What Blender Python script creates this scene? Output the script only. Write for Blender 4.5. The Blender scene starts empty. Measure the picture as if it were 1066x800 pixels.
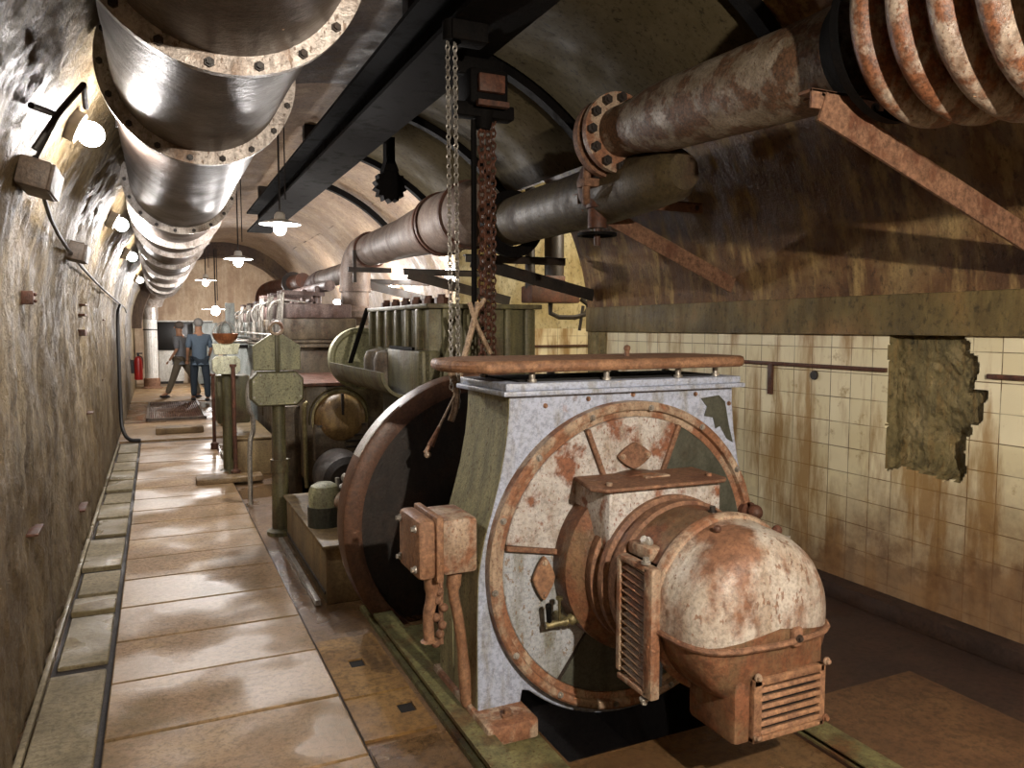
import bpy, bmesh, math, random
from mathutils import Vector, Matrix, noise
PI = math.pi
R = math.radians
random.seed(7)
SC = bpy.context.scene
COL = SC.collection

# ------------------------------------------------------------------ camera
F = 800.0
VX, VY, H = 162.0, 340.0, 1.65
d = Vector((VX-533, VY-400, F)).normalized()
u = Vector((0, -1, 0)); u = (u - d*(u.dot(d)) ).normalized()
b_ = d.y/d.z
up = Vector((0, -1, b_)).normalized()
xx = Vector((up.y*d.z-up.z*d.y, up.z*d.x-up.x*d.z, up.x*d.y-up.y*d.x))
if xx.x < 0: xx = -xx
# rows: world axes in (right, down, forward) camera coords
cam_right = Vector((xx.x, d.x, up.x))
cam_down = Vector((xx.y, d.y, up.y))
cam_fwd = Vector((xx.z, d.z, up.z))
cd = bpy.data.cameras.new('camera'); cam = bpy.data.objects.new('camera', cd); COL.objects.link(cam)
m3 = Matrix((cam_right, -cam_down, -cam_fwd)).transposed()
cam.matrix_world = Matrix.Translation((0, 0, H)) @ m3.to_4x4()
cd.sensor_fit = 'HORIZONTAL'; cd.sensor_width = 36.0; cd.lens = 36.0*F/1066.0
cd.clip_start = 0.05; cd.clip_end = 100
SC.camera = cam

# ------------------------------------------------------------------ world, exposure
w = bpy.data.worlds.new('world'); SC.world = w; w.use_nodes = True
w.node_tree.nodes['Background'].inputs[0].default_value = (0.5, 0.45, 0.5, 1)
w.node_tree.nodes['Background'].inputs[1].default_value = 0.02
SC.view_settings.view_transform = 'Standard'
SC.view_settings.look = 'None'
SC.view_settings.gamma = 1
SC.view_settings.use_curve_mapping = False
SC.view_settings.exposure = 0.55

# lamp powers (the lights themselves are made with their lamps)
P_HANG = 95
P_WALL = 26
P_RIGHT = 60
P_NEAR = 380
P_FILL = 14  # power of the added fill lamp
P_ALCOVE = 60
WARM = (1.0, 0.88, 0.74)
WARMER = (1.0, 0.80, 0.60)
COOL = (1.0, 0.95, 0.92)

# ------------------------------------------------------------------ helpers
class MB:
    def __init__(s): s.b = bmesh.new()
    def box(s, x0, x1, y0, y1, z0, z1, bev=0, seg=2, rot=None, piv=None):
        r = bmesh.ops.create_cube(s.b, size=1)
        v = r['verts']
        bmesh.ops.scale(s.b, vec=(abs(x1-x0), abs(y1-y0), abs(z1-z0)), verts=v)
        if bev:
            es = list({e for q in v for e in q.link_edges})
            rr = bmesh.ops.bevel(s.b, geom=es, offset=bev, segments=seg, affect='EDGES', profile=.5)
            v = list({q for f in rr['faces'] for q in f.verts} | {q for q in v if q.is_valid})
        c = Vector(((x0+x1)/2, (y0+y1)/2, (z0+z1)/2))
        bmesh.ops.translate(s.b, vec=c, verts=v)
        if rot is not None:
            bmesh.ops.rotate(s.b, cent=piv or c, matrix=rot, verts=v)
        return s
    def cyl(s, p, q, r0, r1=None, n=20, cap=True):
        p = Vector(p); q = Vector(q); r1 = r0 if r1 is None else r1
        dd = q-p; L = dd.length
        mt = Matrix.Translation((p+q)/2) @ dd.to_track_quat('Z', 'Y').to_matrix().to_4x4()
        bmesh.ops.create_cone(s.b, cap_ends=cap, segments=n, radius1=max(r0, 1e-4), radius2=max(r1, 1e-4), depth=L, matrix=mt)
        return s
    def sph(s, c, r, n=12, sc=(1, 1, 1)):
        mt = Matrix.Translation(c) @ Matrix.Diagonal((r*sc[0], r*sc[1], r*sc[2], 1))
        bmesh.ops.create_uvsphere(s.b, u_segments=n*2, v_segments=n, radius=1, matrix=mt)
        return s
    def lathe(s, c, axis, prof, n=32, a0=0, a1=2*PI, closed=False):
        """prof = [(radius, along)], around axis through c; angle from first perpendicular"""
        c = Vector(c); ax = Vector(axis).normalized()
        if abs(ax.y) > .9: e1, e2 = Vector((1, 0, 0)), Vector((0, 0, 1))
        elif abs(ax.z) > .9: e1, e2 = Vector((1, 0, 0)), Vector((0, 1, 0))
        elif abs(ax.x) > .9: e1, e2 = Vector((0, 1, 0)), Vector((0, 0, 1))
        else:
            e1 = ax.orthogonal().normalized(); e2 = ax.cross(e1)
        full = abs(a1-a0-2*PI) < 1e-6
        rings = []
        m = n if full else n+1
        for i in range(m):
            a = a0+(a1-a0)*i/n
            dr = e1*math.cos(a)+e2*math.sin(a)
            rings.append([s.b.verts.new(c+ax*h+dr*max(r, 1e-4)) for r, h in prof])
        k = len(prof)
        for i in range(n):
            A = rings[i]; B = rings[(i+1) % m]
            for j in range(k if closed else k-1):
                jj = (j+1) % k
                try: s.b.faces.new((A[j], A[jj], B[jj], B[j]))
                except ValueError: pass
        if not full and closed:
            for rg in (rings[0], rings[-1]):
                try: s.b.faces.new(rg)
                except ValueError: pass
        return s
    def prism(s, pts, t0, t1, plane='XZ'):
        def P(a, b, t):
            return (a, t, b) if plane == 'XZ' else ((t, a, b) if plane == 'YZ' else (a, b, t))
        A = [s.b.verts.new(P(a, b, t0)) for a, b in pts]
        B = [s.b.verts.new(P(a, b, t1)) for a, b in pts]
        s.b.faces.new(A); s.b.faces.new(B[::-1])
        n = len(pts)
        for i in range(n):
            s.b.faces.new((A[i], B[i], B[(i+1) % n], A[(i+1) % n]))
        return s
    def tube(s, pts, r, n=10, smooth=0, cap=True):
        pts = [Vector(p) for p in pts]
        for _ in range(smooth):
            q = [pts[0]]
            for a, b in zip(pts, pts[1:]):
                q += [a*.75+b*.25, a*.25+b*.75]
            q.append(pts[-1]); pts = q
        rs = r if isinstance(r, (list, tuple)) else [r]*len(pts)
        if len(rs) != len(pts): rs = [rs[int(i*(len(rs)-1)/(len(pts)-1))] for i in range(len(pts))]
        rings = []; up0 = None
        for i, p in enumerate(pts):
            t = (pts[min(i+1, len(pts)-1)]-pts[max(i-1, 0)]).normalized()
            if up0 is None: up0 = t.orthogonal().normalized()
            up0 = (up0-t*up0.dot(t)).normalized()
            sd = t.cross(up0)
            rings.append([s.b.verts.new(p+(up0*math.cos(2*PI*k/n)+sd*math.sin(2*PI*k/n))*rs[i]) for k in range(n)])
        for A, B in zip(rings, rings[1:]):
            for k in range(n): s.b.faces.new((A[k], A[(k+1) % n], B[(k+1) % n], B[k]))
        if cap:
            s.b.faces.new(rings[0][::-1]); s.b.faces.new(rings[-1])
        return s
    def bar(s, p, q, wd, ht, upv=(0, 0, 1)):
        p = Vector(p); q = Vector(q); t = (q-p).normalized(); upv = Vector(upv)
        sd = t.cross(upv).normalized(); uu = sd.cross(t)
        V = []
        for c in (p, q):
            for a, b in ((-1, -1), (1, -1), (1, 1), (-1, 1)):
                V.append(s.b.verts.new(c+sd*a*wd/2+uu*b*ht/2))
        for f in ((0, 1, 2, 3), (7, 6, 5, 4), (0, 4, 5, 1), (1, 5, 6, 2), (2, 6, 7, 3), (3, 7, 4, 0)):
            s.b.faces.new([V[i] for i in f])
        return s
    def chain(s, p, q, L=.035, wd=.02, r=.004):
        p = Vector(p); q = Vector(q); t = (q-p); n = max(2, int(t.length/(L*.72))); t.normalize()
        o = t.orthogonal().normalized(); o2 = t.cross(o)
        for i in range(n):
            c = p+(q-p)*((i+.5)/n); sd = o if i % 2 else o2
            pts = []
            for k in range(9):
                a = 2*PI*k/8
                pts.append(c+t*math.cos(a)*L/2+sd*math.sin(a)*wd/2)
            s.tube(pts, r, n=4, cap=False)
        return s

ROOTLOC = {}
def build(name, mb, mat, parent=None, smooth=True, base=None, bevel=0, disp=None):
    b = mb.b
    bmesh.ops.remove_doubles(b, verts=b.verts, dist=1e-5)
    bmesh.ops.recalc_face_normals(b, faces=b.faces)
    o0 = Vector(ROOTLOC[parent.name]) if parent else (Vector(base) if base else Vector((0, 0, 0)))
    if parent is None and base is None:
        xs = [v.co for v in b.verts]
        if xs:
            o0 = Vector(((min(v.x for v in xs)+max(v.x for v in xs))/2, (min(v.y for v in xs)+max(v.y for v in xs))/2, min(v.z for v in xs)))
    bmesh.ops.translate(b, vec=-o0, verts=b.verts)
    me = bpy.data.meshes.new(name); b.to_mesh(me); b.free()
    o = bpy.data.objects.new(name, me); COL.objects.link(o)
    if mat: me.materials.append(M[mat] if isinstance(mat, str) else mat)
    if smooth:
        me.polygons.foreach_set('use_smooth', [True]*len(me.polygons))
        try: me.set_sharp_from_angle(angle=R(38))
        except Exception: pass
    if bevel:
        bv = o.modifiers.new('bevel', 'BEVEL'); bv.width = bevel; bv.segments = 2; bv.limit_method = 'ANGLE'; bv.angle_limit = R(40)
    if parent: o.parent = parent
    else: o.location = o0
    ROOTLOC[o.name] = tuple(o0)
    return o
def thing(name, loc, label, cat, group=None):
    o = bpy.data.objects.new(name, None); COL.objects.link(o); o.empty_display_size = .1
    o.location = loc; ROOTLOC[o.name] = tuple(loc)
    return tag(o, label, cat, group)
def tag(o, label, cat, group=None, kind=None):
    if label: o['label'] = label
    if cat: o['category'] = cat
    if group: o['group'] = group
    if kind: o['kind'] = kind
    return o
def struct(name, mb, mat, **k):
    o = build(name, mb, mat, base=(0, 0, 0), **k); o['kind'] = 'structure'; return o
def copy_tree(o, parent=None):
    c = o.copy(); COL.objects.link(c)
    if parent: c.parent = parent
    ROOTLOC[c.name] = ROOTLOC[o.name]
    for ch in list(o.children): copy_tree(ch, c)
    return c

# ------------------------------------------------------------------ materials
M = {}
def srgb(h):
    c = [int(h[i:i+2], 16)/255 for i in (0, 2, 4)]
    return tuple(x/12.92 if x <= .04045 else ((x+.055)/1.055)**2.4 for x in c)+(1,)
def newmat(name):
    m = bpy.data.materials.new(name); m.use_nodes = True
    nt = m.node_tree; nt.nodes.clear()
    out = nt.nodes.new('ShaderNodeOutputMaterial'); bs = nt.nodes.new('ShaderNodeBsdfPrincipled')
    nt.links.new(bs.outputs[0], out.inputs[0]); M[name] = m
    return m, nt, bs
def N(nt, t, **k):
    n = nt.nodes.new(t)
    for a, b in k.items():
        if isinstance(a, str) and hasattr(n, a): setattr(n, a, b)
    return n
def coords(nt, scale=(1, 1, 1), loc=(0, 0, 0), src='Object'):
    tc = nt.nodes.new('ShaderNodeTexCoord'); mp = nt.nodes.new('ShaderNodeMapping')
    mp.inputs['Scale'].default_value = scale; mp.inputs['Location'].default_value = loc
    nt.links.new(tc.outputs[src], mp.inputs[0]); return mp.outputs[0]
def noisen(nt, co, sc, det=6, rough=.6, dist=0):
    n = nt.nodes.new('ShaderNodeTexNoise'); n.inputs['Scale'].default_value = sc
    n.inputs['Detail'].default_value = det; n.inputs['Roughness'].default_value = rough; n.inputs['Distortion'].default_value = dist
    nt.links.new(co, n.inputs['Vector']); return n.outputs['Fac']
def ramp(nt, fac, stops):
    r = nt.nodes.new('ShaderNodeValToRGB'); e = r.color_ramp.elements
    while len(e) < len(stops): e.new(.5)
    for i, (p, c) in enumerate(stops):
        e[i].position = p; e[i].color = c if isinstance(c, tuple) else (c, c, c, 1)
    nt.links.new(fac, r.inputs[0]); return r.outputs[0]
def mix(nt, fac, a, b, mode='MIX'):
    n = nt.nodes.new('ShaderNodeMix'); n.data_type = 'RGBA'; n.blend_type = mode
    for s_, v in ((n.inputs[0], fac), (n.inputs[6], a), (n.inputs[7], b)):
        if hasattr(v, 'links') or hasattr(v, 'is_linked'): nt.links.new(v, s_)
        else: s_.default_value = v
    return n.outputs[2]
def mathn(nt, op, a, b=None, clamp=False):
    n = nt.nodes.new('ShaderNodeMath'); n.operation = op; n.use_clamp = clamp
    for i, v in enumerate((a, b)):
        if v is None: continue
        if hasattr(v, 'is_linked'): nt.links.new(v, n.inputs[i])
        else: n.inputs[i].default_value = v
    return n.outputs[0]
def bump(nt, bs, h, st=.3, dist=.01):
    n = nt.nodes.new('ShaderNodeBump'); n.inputs['Strength'].default_value = st; n.inputs['Distance'].default_value = dist
    nt.links.new(h, n.inputs['Height']); nt.links.new(n.outputs[0], bs.inputs['Normal']); return n

def rusty(name, paint, rust1='8a4a2a', rust2='5a2c1c', amount=.5, scale=6, rough=.6, streak=2.0, metal=0.0, spots=True, soft=.06, seed=0, dirt='3a2e22', dirtamt=.35, spec=.4):
    m, nt, bs = newmat(name)
    co = coords(nt, (1, 1, 1), (seed, seed*1.7, seed*.3))
    cs = coords(nt, (streak, streak, 1/streak), (seed, 0, 0))
    n1 = noisen(nt, co, scale, 8, .65)
    n2 = noisen(nt, cs, scale*.8, 6, .6)
    s = mathn(nt, 'ADD', mathn(nt, 'MULTIPLY', n1, .6), mathn(nt, 'MULTIPLY', n2, .4))
    th = .72-amount*.44
    mask = ramp(nt, s, [(max(0, th-soft), 0.0), (min(1, th+soft), 1.0)])
    if spots:
        vs = noisen(nt, coords(nt, (1.6, 1.6, .8), (seed+3, 1, 0)), scale*9, 2, .5)
        sp = ramp(nt, vs, [(.62, 0.0), (.66, 1.0)])
        mask = mathn(nt, 'MAXIMUM', mask, mathn(nt, 'MULTIPLY', sp, .8))
    rc = ramp(nt, noisen(nt, co, scale*5, 6, .7), [(.3, srgb(rust2)), (.62, srgb(rust1))])
    pv = ramp(nt, noisen(nt, cs, scale*1.5, 6, .6), [(.3, srgb(dirt)), (.3+.5*dirtamt+.1, srgb(paint))])
    c = mix(nt, mask, pv, rc)
    gr = ramp(nt, noisen(nt, co, 70, 4, .75), [(.38, .62), (.56, 1.0)])
    c = mix(nt, 1.0, c, gr, 'MULTIPLY')
    nt.links.new(c, bs.inputs['Base Color'])
    rr = nt.nodes.new('ShaderNodeMapRange'); nt.links.new(mask, rr.inputs[0]); rr.inputs[3].default_value = rough*.8; rr.inputs[4].default_value = min(1, rough*1.2)
    nt.links.new(rr.outputs[0], bs.inputs['Roughness']); bs.inputs['Metallic'].default_value = metal; bs.inputs['Specular IOR Level'].default_value = spec
    hb = mathn(nt, 'ADD', mathn(nt, 'MULTIPLY', mask, .6), noisen(nt, co, scale*12, 4, .7))
    bump(nt, bs, hb, .45, .006)
    return m

rusty('grey_paint', 'a9b2c6', '8a6a50', '5a4434', amount=.14, scale=6, rough=.45, seed=1, dirtamt=.2, dirt='8c8c88', spots=False, soft=.03)
rusty('grey_paint_spotted', 'bab6b2', '8c5c42', '5e3e30', amount=.40, scale=8, rough=.5, seed=2, streak=1.4, dirtamt=.3, dirt='948676', soft=.03)
rusty('grey_paint_clean', 'a8adb4', '8a7458', '6a5844', amount=.16, scale=6, rough=.45, seed=3, dirtamt=.35, dirt='7c7c70', soft=.03)
rusty('olive_side', '9a9670', '705e44', '4c4230', amount=.25, scale=5, seed=4, dirt='686650', dirtamt=.6, spots=True)
rusty('green_dark', '4a4c42', '443e30', '2e2a20', amount=.25, scale=5, seed=5, dirt='2e3028', spots=False)
rusty('olive', '706a46', '5c4a34', '3a2e20', amount=.35, scale=4, seed=6, dirt='454232', dirtamt=.7, spots=False, streak=3)
rusty('olive_pale', '9c9b78', '6c5e48', '4a4032', amount=.16, scale=5, seed=7, dirt='75745e', dirtamt=.4)
rusty('cream_plate', 'd9d9bc', '8a7a58', '6a5c40', amount=.12, scale=5, seed=8, dirt='a9a888', dirtamt=.3)
rusty('rust_full', '7c5a46', '8c6850', '523828', amount=.62, scale=6, rough=.62, seed=9, dirt='5f3c2c', dirtamt=.8, soft=.03)
rusty('rust_warm', '8f6a4e', '9c7658', '644636', amount=.6, scale=5, rough=.55, seed=10, dirt='74503a', dirtamt=.7, soft=.03)
rusty('rust_pale', 'b4a08a', '94684c', '6a4836', amount=.5, scale=6, rough=.5, seed=11, dirt='86705c', dirtamt=.5, soft=.03)
rusty('dome', 'bdb6ac', '8c664e', '5e4232', amount=.46, scale=4, rough=.42, seed=12, dirt='93806c', dirtamt=.4, soft=.04)
rusty('rust_drum', '86694e', '80543a', '4c3022', amount=.5, scale=5, rough=.5, seed=13, dirt='564432', dirtamt=.6, spots=True, soft=.04)
rusty('rust_dark', '5a3a2a', '6a4230', '3a2218', amount=.5, scale=5, seed=14, dirt='3a2820', dirtamt=.6)
rusty('rim_rust', '5e4030', '6e4c36', '3c281e', amount=.5, scale=3, rough=.42, seed=15, dirt='40291e', dirtamt=.6, spots=False, soft=.2)
rusty('iron_dark', '2e2824', '3c2c22', '1c1816', amount=.4, scale=5, seed=16, dirt='1c1a18', spots=False, rough=.55)
rusty('black_iron', '12100f', '1c1612', '0c0a0a', amount=.3, scale=5, seed=17, dirt='0c0b0b', spots=False, rough=.9, spec=.08)
rusty('duct_metal', '6e635c', '56453a', '352b25', amount=.45, scale=3, rough=.46, seed=18, dirt='3a302b', dirtamt=.7, spots=False, soft=.1, metal=.1, streak=.6)
rusty('duct_flange', 'b2aaa2', '7c6552', '5a4a3e', amount=.3, scale=6, rough=.42, seed=19, dirt='7a7068', spots=True, metal=.3)
rusty('pipe_pale', 'a09484', '705038', '40301f', amount=.5, scale=7, rough=.5, seed=20, dirt='6a5c48', dirtamt=.6, streak=.8, soft=.03)
rusty('pipe_wrap', '8e7e72', '6c564a', '4a3a30', amount=.35, scale=4, rough=.62, seed=21, dirt='6a5e56', dirtamt=.6, spots=False, soft=.1)
rusty('pipe_olive', '50452f', '443220', '2a2016', amount=.4, scale=5, seed=22, dirt='3c3424')
rusty('bellows', 'a89a8a', '80543a', '503222', amount=.48, scale=7, rough=.35, seed=23, dirt='6a503e', dirtamt=.5, soft=.03)
rusty('rail_olive', '77744e', '6a4c2e', '42301e', amount=.35, scale=5, seed=24, dirt='4a4630')
rusty('engine_grey', '9aa09c', '6c5a48', '4a4038', amount=.25, scale=4, seed=25, dirt='5c605c', dirtamt=.5, spots=False)
rusty('engine_mauve', '82706a', '604840', '3c2e2a', amount=.4, scale=5, seed=26, dirt='504240', dirtamt=.5)
rusty('engine_brown', '6c5e4a', '524030', '302820', amount=.4, scale=5, seed=27, dirt='3c3428', dirtamt=.6, spots=False)
rusty('steel_pale', 'b8b4ac', '8a7c6c', '5e5448', amount=.25, scale=6, rough=.35, seed=28, dirt='7c766e', metal=.5, spots=False)
rusty('brass_dull', '8e8460', '6c5c3c', '46402a', amount=.3, scale=9, rough=.4, seed=29, dirt='5a5238', metal=.5, spots=False)
rusty('copper', 'b07048', '8a5034', '5e3424', amount=.3, scale=6, rough=.4, seed=30, dirt='7a4a34', metal=.4, spots=False)
rusty('brown_gold', '8a7044', '6a4c2e', '443220', amount=.4, scale=7, rough=.5, seed=39, dirt='5a4428', dirtamt=.6, spots=False)
rusty('wood', '8c7452', '6a5236', '4a3824', amount=.4, scale=3, rough=.75, seed=31, dirt='5c4a32', spots=False, streak=1)
rusty('rope', 'b39a80', '8c7258', '5e4a38', amount=.35, scale=12, rough=.9, seed=32, dirt='7a644c', spots=False)
rusty('box_brown', '6a5c50', '4e4034', '342a24', amount=.3, scale=6, seed=33, dirt='4a4038', spots=False)
rusty('white_panel', 'e4e2da', 'bcb4a0', '9a9080', amount=.15, scale=3, seed=34, dirt='c8c4b8', spots=False)
rusty('perforated', 'dcdad4', 'b4aa9c', '948a7c', amount=.15, scale=3, seed=35, dirt='b8b4ac', spots=True)
rusty('red_paint', 'b02a24', '8a201c', '5e1a16', amount=.2, scale=6, seed=36, dirt='8a221e', spots=False, rough=.35)
rusty('concrete_plinth', 'a08a60', '75583a', '4f3e2a', amount=.35, scale=3, rough=.6, seed=37, dirt='5e5038', dirtamt=.6, spots=False, soft=.2)
rusty('worn_patch', 'b9b6b0', '8a7c70', '6a5c50', amount=.2, scale=8, rough=.4, seed=38, dirt='8f8a84')
def plain(name, col, rough=.8, em=None, st=0):
    m, nt, bs = newmat(name)
    co = coords(nt); n = noisen(nt, co, 30, 4, .6)
    c0 = srgb(col); lo = tuple(x*.8 for x in c0[:3])+(1,)
    nt.links.new(ramp(nt, n, [(.3, lo), (.7, c0)]), bs.inputs['Base Color'])
    bs.inputs['Roughness'].default_value = rough
    if em: bs.inputs['Emission Color'].default_value = em+(1,); bs.inputs['Emission Strength'].default_value = st
    return m
plain('screen', '181512', .35)
plain('recess_shade', '0c0a0a', .9)  # near-black put in for the shade in holes and behind grilles
plain('shirt_blue', '5c6c7c', .9); plain('shirt_grey', '76787c', .9); plain('denim', '2c3640', .9); plain('khaki', '6a6050', .9)
plain('skin', 'b08468', .6); plain('hair', '6a6058', .8); plain('shoe', '2c2826', .6); plain('cap', '8a8884', .8)
plain('bulb', 'ffffff', .4, (1.0, .93, .86), 60)
plain('bulb_cool', 'ffffff', .4, (1.0, .96, .95), 60)
plain('enamel', 'd8d4cc', .4); plain('cable_black', '1e1a18', .5); plain('plastic_grey', '8a8680', .6)

def wallmat(name, c1, c2, c3, streakc, sc=3, bumpst=.8, rough=.7, lowdark=None, fine=55, streak=.6, spec=.5):
    m, nt, bs = newmat(name)
    co = coords(nt); st = coords(nt, (1, 1, .12)); 
    n1 = noisen(nt, co, sc, 8, .65, .4); n2 = noisen(nt, st, sc*5, 6, .6); n3 = noisen(nt, co, fine, 6, .75)
    n4 = noisen(nt, coords(nt, (1, 1, .5)), 14, 6, .7)
    base = ramp(nt, n1, [(.3, srgb(c1)), (.5, srgb(c2)), (.7, srgb(c3))])
    sk = ramp(nt, n2, [(.5, 0.0), (.68, streak)])
    c = mix(nt, sk, base, srgb(streakc))
    c = mix(nt, ramp(nt, n4, [(.42, 0.0), (.7, .5)]), c, srgb(c1))
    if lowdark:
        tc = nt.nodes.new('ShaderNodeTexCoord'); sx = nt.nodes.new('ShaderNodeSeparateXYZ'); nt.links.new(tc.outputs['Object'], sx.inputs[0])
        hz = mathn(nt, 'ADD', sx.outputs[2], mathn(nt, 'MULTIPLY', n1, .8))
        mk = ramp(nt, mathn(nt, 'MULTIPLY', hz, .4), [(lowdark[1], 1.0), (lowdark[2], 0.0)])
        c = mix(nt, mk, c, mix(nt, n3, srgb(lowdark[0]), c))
    nt.links.new(c, bs.inputs['Base Color'])
    nt.links.new(ramp(nt, n2, [(.3, rough*.6), (.7, min(1, rough*1.2))]), bs.inputs['Roughness'])
    pit = ramp(nt, noisen(nt, coords(nt, (1, 1, .7), (3, 1, 2)), 26, 5, .75), [(.34, .4 if name != 'end_m' else .8), (.47, 1.0)])
    c2_ = mix(nt, 1.0, c, pit, 'MULTIPLY'); nt.links.new(c2_, bs.inputs['Base Color'])
    bs.inputs['Specular IOR Level'].default_value = .05 if rough >= 1 else .35
    h = mathn(nt, 'ADD', mathn(nt, 'MULTIPLY', n3, .55), mathn(nt, 'ADD', n4, mathn(nt, 'MULTIPLY', n2, .7)))
    bump(nt, bs, h, bumpst, .03)
    return m
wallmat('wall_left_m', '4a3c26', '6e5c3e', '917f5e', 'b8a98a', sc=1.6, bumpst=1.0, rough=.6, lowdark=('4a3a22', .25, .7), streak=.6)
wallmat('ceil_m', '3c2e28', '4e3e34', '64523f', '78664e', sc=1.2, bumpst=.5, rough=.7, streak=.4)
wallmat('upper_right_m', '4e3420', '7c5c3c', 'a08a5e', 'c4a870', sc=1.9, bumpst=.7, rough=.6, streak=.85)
wallmat('ledge_m', '54482c', '786840', '8c6c40', '4c3820', sc=2.2, bumpst=.5, rough=.6)
wallmat('masonry_m', '544c34', '847852', 'a89870', '94784a', sc=6, bumpst=1.0, rough=.7, fine=30)
wallmat('end_m', '9a7e66', 'bca488', 'd6c4a8', 'dccdb4', sc=1.0, bumpst=.4)
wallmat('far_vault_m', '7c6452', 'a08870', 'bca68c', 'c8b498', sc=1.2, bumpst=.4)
wallmat('alcove_m', '9c8c5c', 'c0b48c', 'd6d0b0', '8a7040', sc=1.5, bumpst=.3, streak=.5)
wallmat('panel_ceiling_m', '3c3524', '484030', '544c36', '34301f', sc=.8, bumpst=.1, rough=1.0, streak=.2)

# tiles
m, nt, bs = newmat('tile_m')
tc = nt.nodes.new('ShaderNodeTexCoord'); sx = nt.nodes.new('ShaderNodeSeparateXYZ'); nt.links.new(tc.outputs['Object'], sx.inputs[0])
cb = nt.nodes.new('ShaderNodeCombineXYZ'); nt.links.new(mathn(nt, 'ADD', sx.outputs[0], sx.outputs[1]), cb.inputs[0]); nt.links.new(sx.outputs[2], cb.inputs[1])
bk = nt.nodes.new('ShaderNodeTexBrick'); bk.offset = 0; bk.squash = 1
nt.links.new(cb.outputs[0], bk.inputs['Vector'])
bk.inputs['Scale'].default_value = 1; bk.inputs['Brick Width'].default_value = .152; bk.inputs['Row Height'].default_value = .152
bk.inputs['Mortar Size'].default_value = .003; bk.inputs['Mortar Smooth'].default_value = .3; bk.inputs['Bias'].default_value = 0
bk.inputs['Color1'].default_value = srgb('dad0ac'); bk.inputs['Color2'].default_value = srgb('e8e0c2'); bk.inputs['Mortar'].default_value = srgb('5f4c30')
co = coords(nt); st = coords(nt, (1, 1, .18))
mort_var = noisen(nt, co, 4, 4, .6)
c = mix(nt, ramp(nt, mort_var, [(.45, 0.0), (.65, .6)]), bk.outputs['Color'], srgb('dcd4b4'))
n1 = noisen(nt, st, 4.5, 8, .65); n2 = noisen(nt, co, 1.7, 8, .6); n3 = noisen(nt, co, 9, 6, .7)
c = mix(nt, ramp(nt, n1, [(.48, 0.0), (.62, .85)]), c, srgb('96723e'))
c = mix(nt, ramp(nt, n3, [(.6, 0.0), (.7, .8)]), c, srgb('a08a5c'))
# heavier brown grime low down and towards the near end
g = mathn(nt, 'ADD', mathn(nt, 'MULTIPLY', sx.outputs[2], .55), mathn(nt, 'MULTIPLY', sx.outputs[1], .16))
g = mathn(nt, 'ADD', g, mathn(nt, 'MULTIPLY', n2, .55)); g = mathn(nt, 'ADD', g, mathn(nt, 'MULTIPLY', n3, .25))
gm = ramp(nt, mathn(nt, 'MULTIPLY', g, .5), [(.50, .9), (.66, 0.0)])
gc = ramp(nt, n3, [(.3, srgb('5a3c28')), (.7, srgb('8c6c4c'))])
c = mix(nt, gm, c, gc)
nt.links.new(c, bs.inputs['Base Color']); bs.inputs['Roughness'].default_value = .35
bump(nt, bs, mathn(nt, 'ADD', mathn(nt, 'MULTIPLY', bk.outputs['Fac'], -1), mathn(nt, 'MULTIPLY', n3, .6)), .35, .006)

# floor + slabs : damp concrete
def concrete(name, c1, c2, c3, wet=.45, seed=0, sc=2.5, lowr=.12, hir=.65):
    m, nt, bs = newmat(name)
    gp = nt.nodes.new('ShaderNodeNewGeometry'); mp = nt.nodes.new('ShaderNodeMapping'); mp.inputs['Location'].default_value = (seed, seed, 0); nt.links.new(gp.outputs['Position'], mp.inputs[0]); co = mp.outputs[0]
    n1 = noisen(nt, co, sc, 8, .6); n2 = noisen(nt, co, 32, 8, .8); n3 = noisen(nt, co, 1.1, 3, .5)
    c = ramp(nt, n1, [(.3, srgb(c1)), (.5, srgb(c2)), (.7, srgb(c3))])
    c = mix(nt, ramp(nt, n2, [(.46, 0.0), (.6, .75)]), c, tuple(q*.6 for q in srgb(c1)[:3])+(1,))
    wt = ramp(nt, n3, [(wet-.05, 1.0), (wet+.08, 0.0)])
    c = mix(nt, mathn(nt, 'MULTIPLY', wt, .35), c, srgb(c1))
    nt.links.new(c, bs.inputs['Base Color'])
    rr = nt.nodes.new('ShaderNodeMapRange'); nt.links.new(wt, rr.inputs[0]); rr.inputs[3].default_value = hir; rr.inputs[4].default_value = lowr
    nt.links.new(mathn(nt, 'ADD', rr.outputs[0], mathn(nt, 'MULTIPLY', n2, .1)), bs.inputs['Roughness'])
    bs.inputs['Specular IOR Level'].default_value = .38
    dry = mathn(nt, 'SUBTRACT', 1.0, mathn(nt, 'MULTIPLY', wt, .85))
    bump(nt, bs, mathn(nt, 'MULTIPLY', mathn(nt, 'ADD', n2, mathn(nt, 'MULTIPLY', n1, 1.5)), dry), .7, .015)
    return m
concrete('slab_m', '78623f', '96795a', 'ac9068', wet=.5, hir=.62, lowr=.26)
concrete('slab_side_m', '6c6046', '867a5e', '9c9074', wet=.45, seed=3)
concrete('floor_m', '4e3a26', '6c5236', '7c6244', wet=.5, seed=5, hir=.5)
concrete('floor_right_m', '2c1e18', '3a281e', '463022', wet=.4, seed=7)
concrete('pad_m', '4e3824', '674a30', '775a3c', wet=.3, seed=9)
concrete('plate_m', '5e4526', '846438', '9a7a4a', wet=.4, seed=13, hir=.6, lowr=.3)
concrete('pit_m', '1a1412', '241c18', '2e2420', wet=.4, seed=11)

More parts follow.
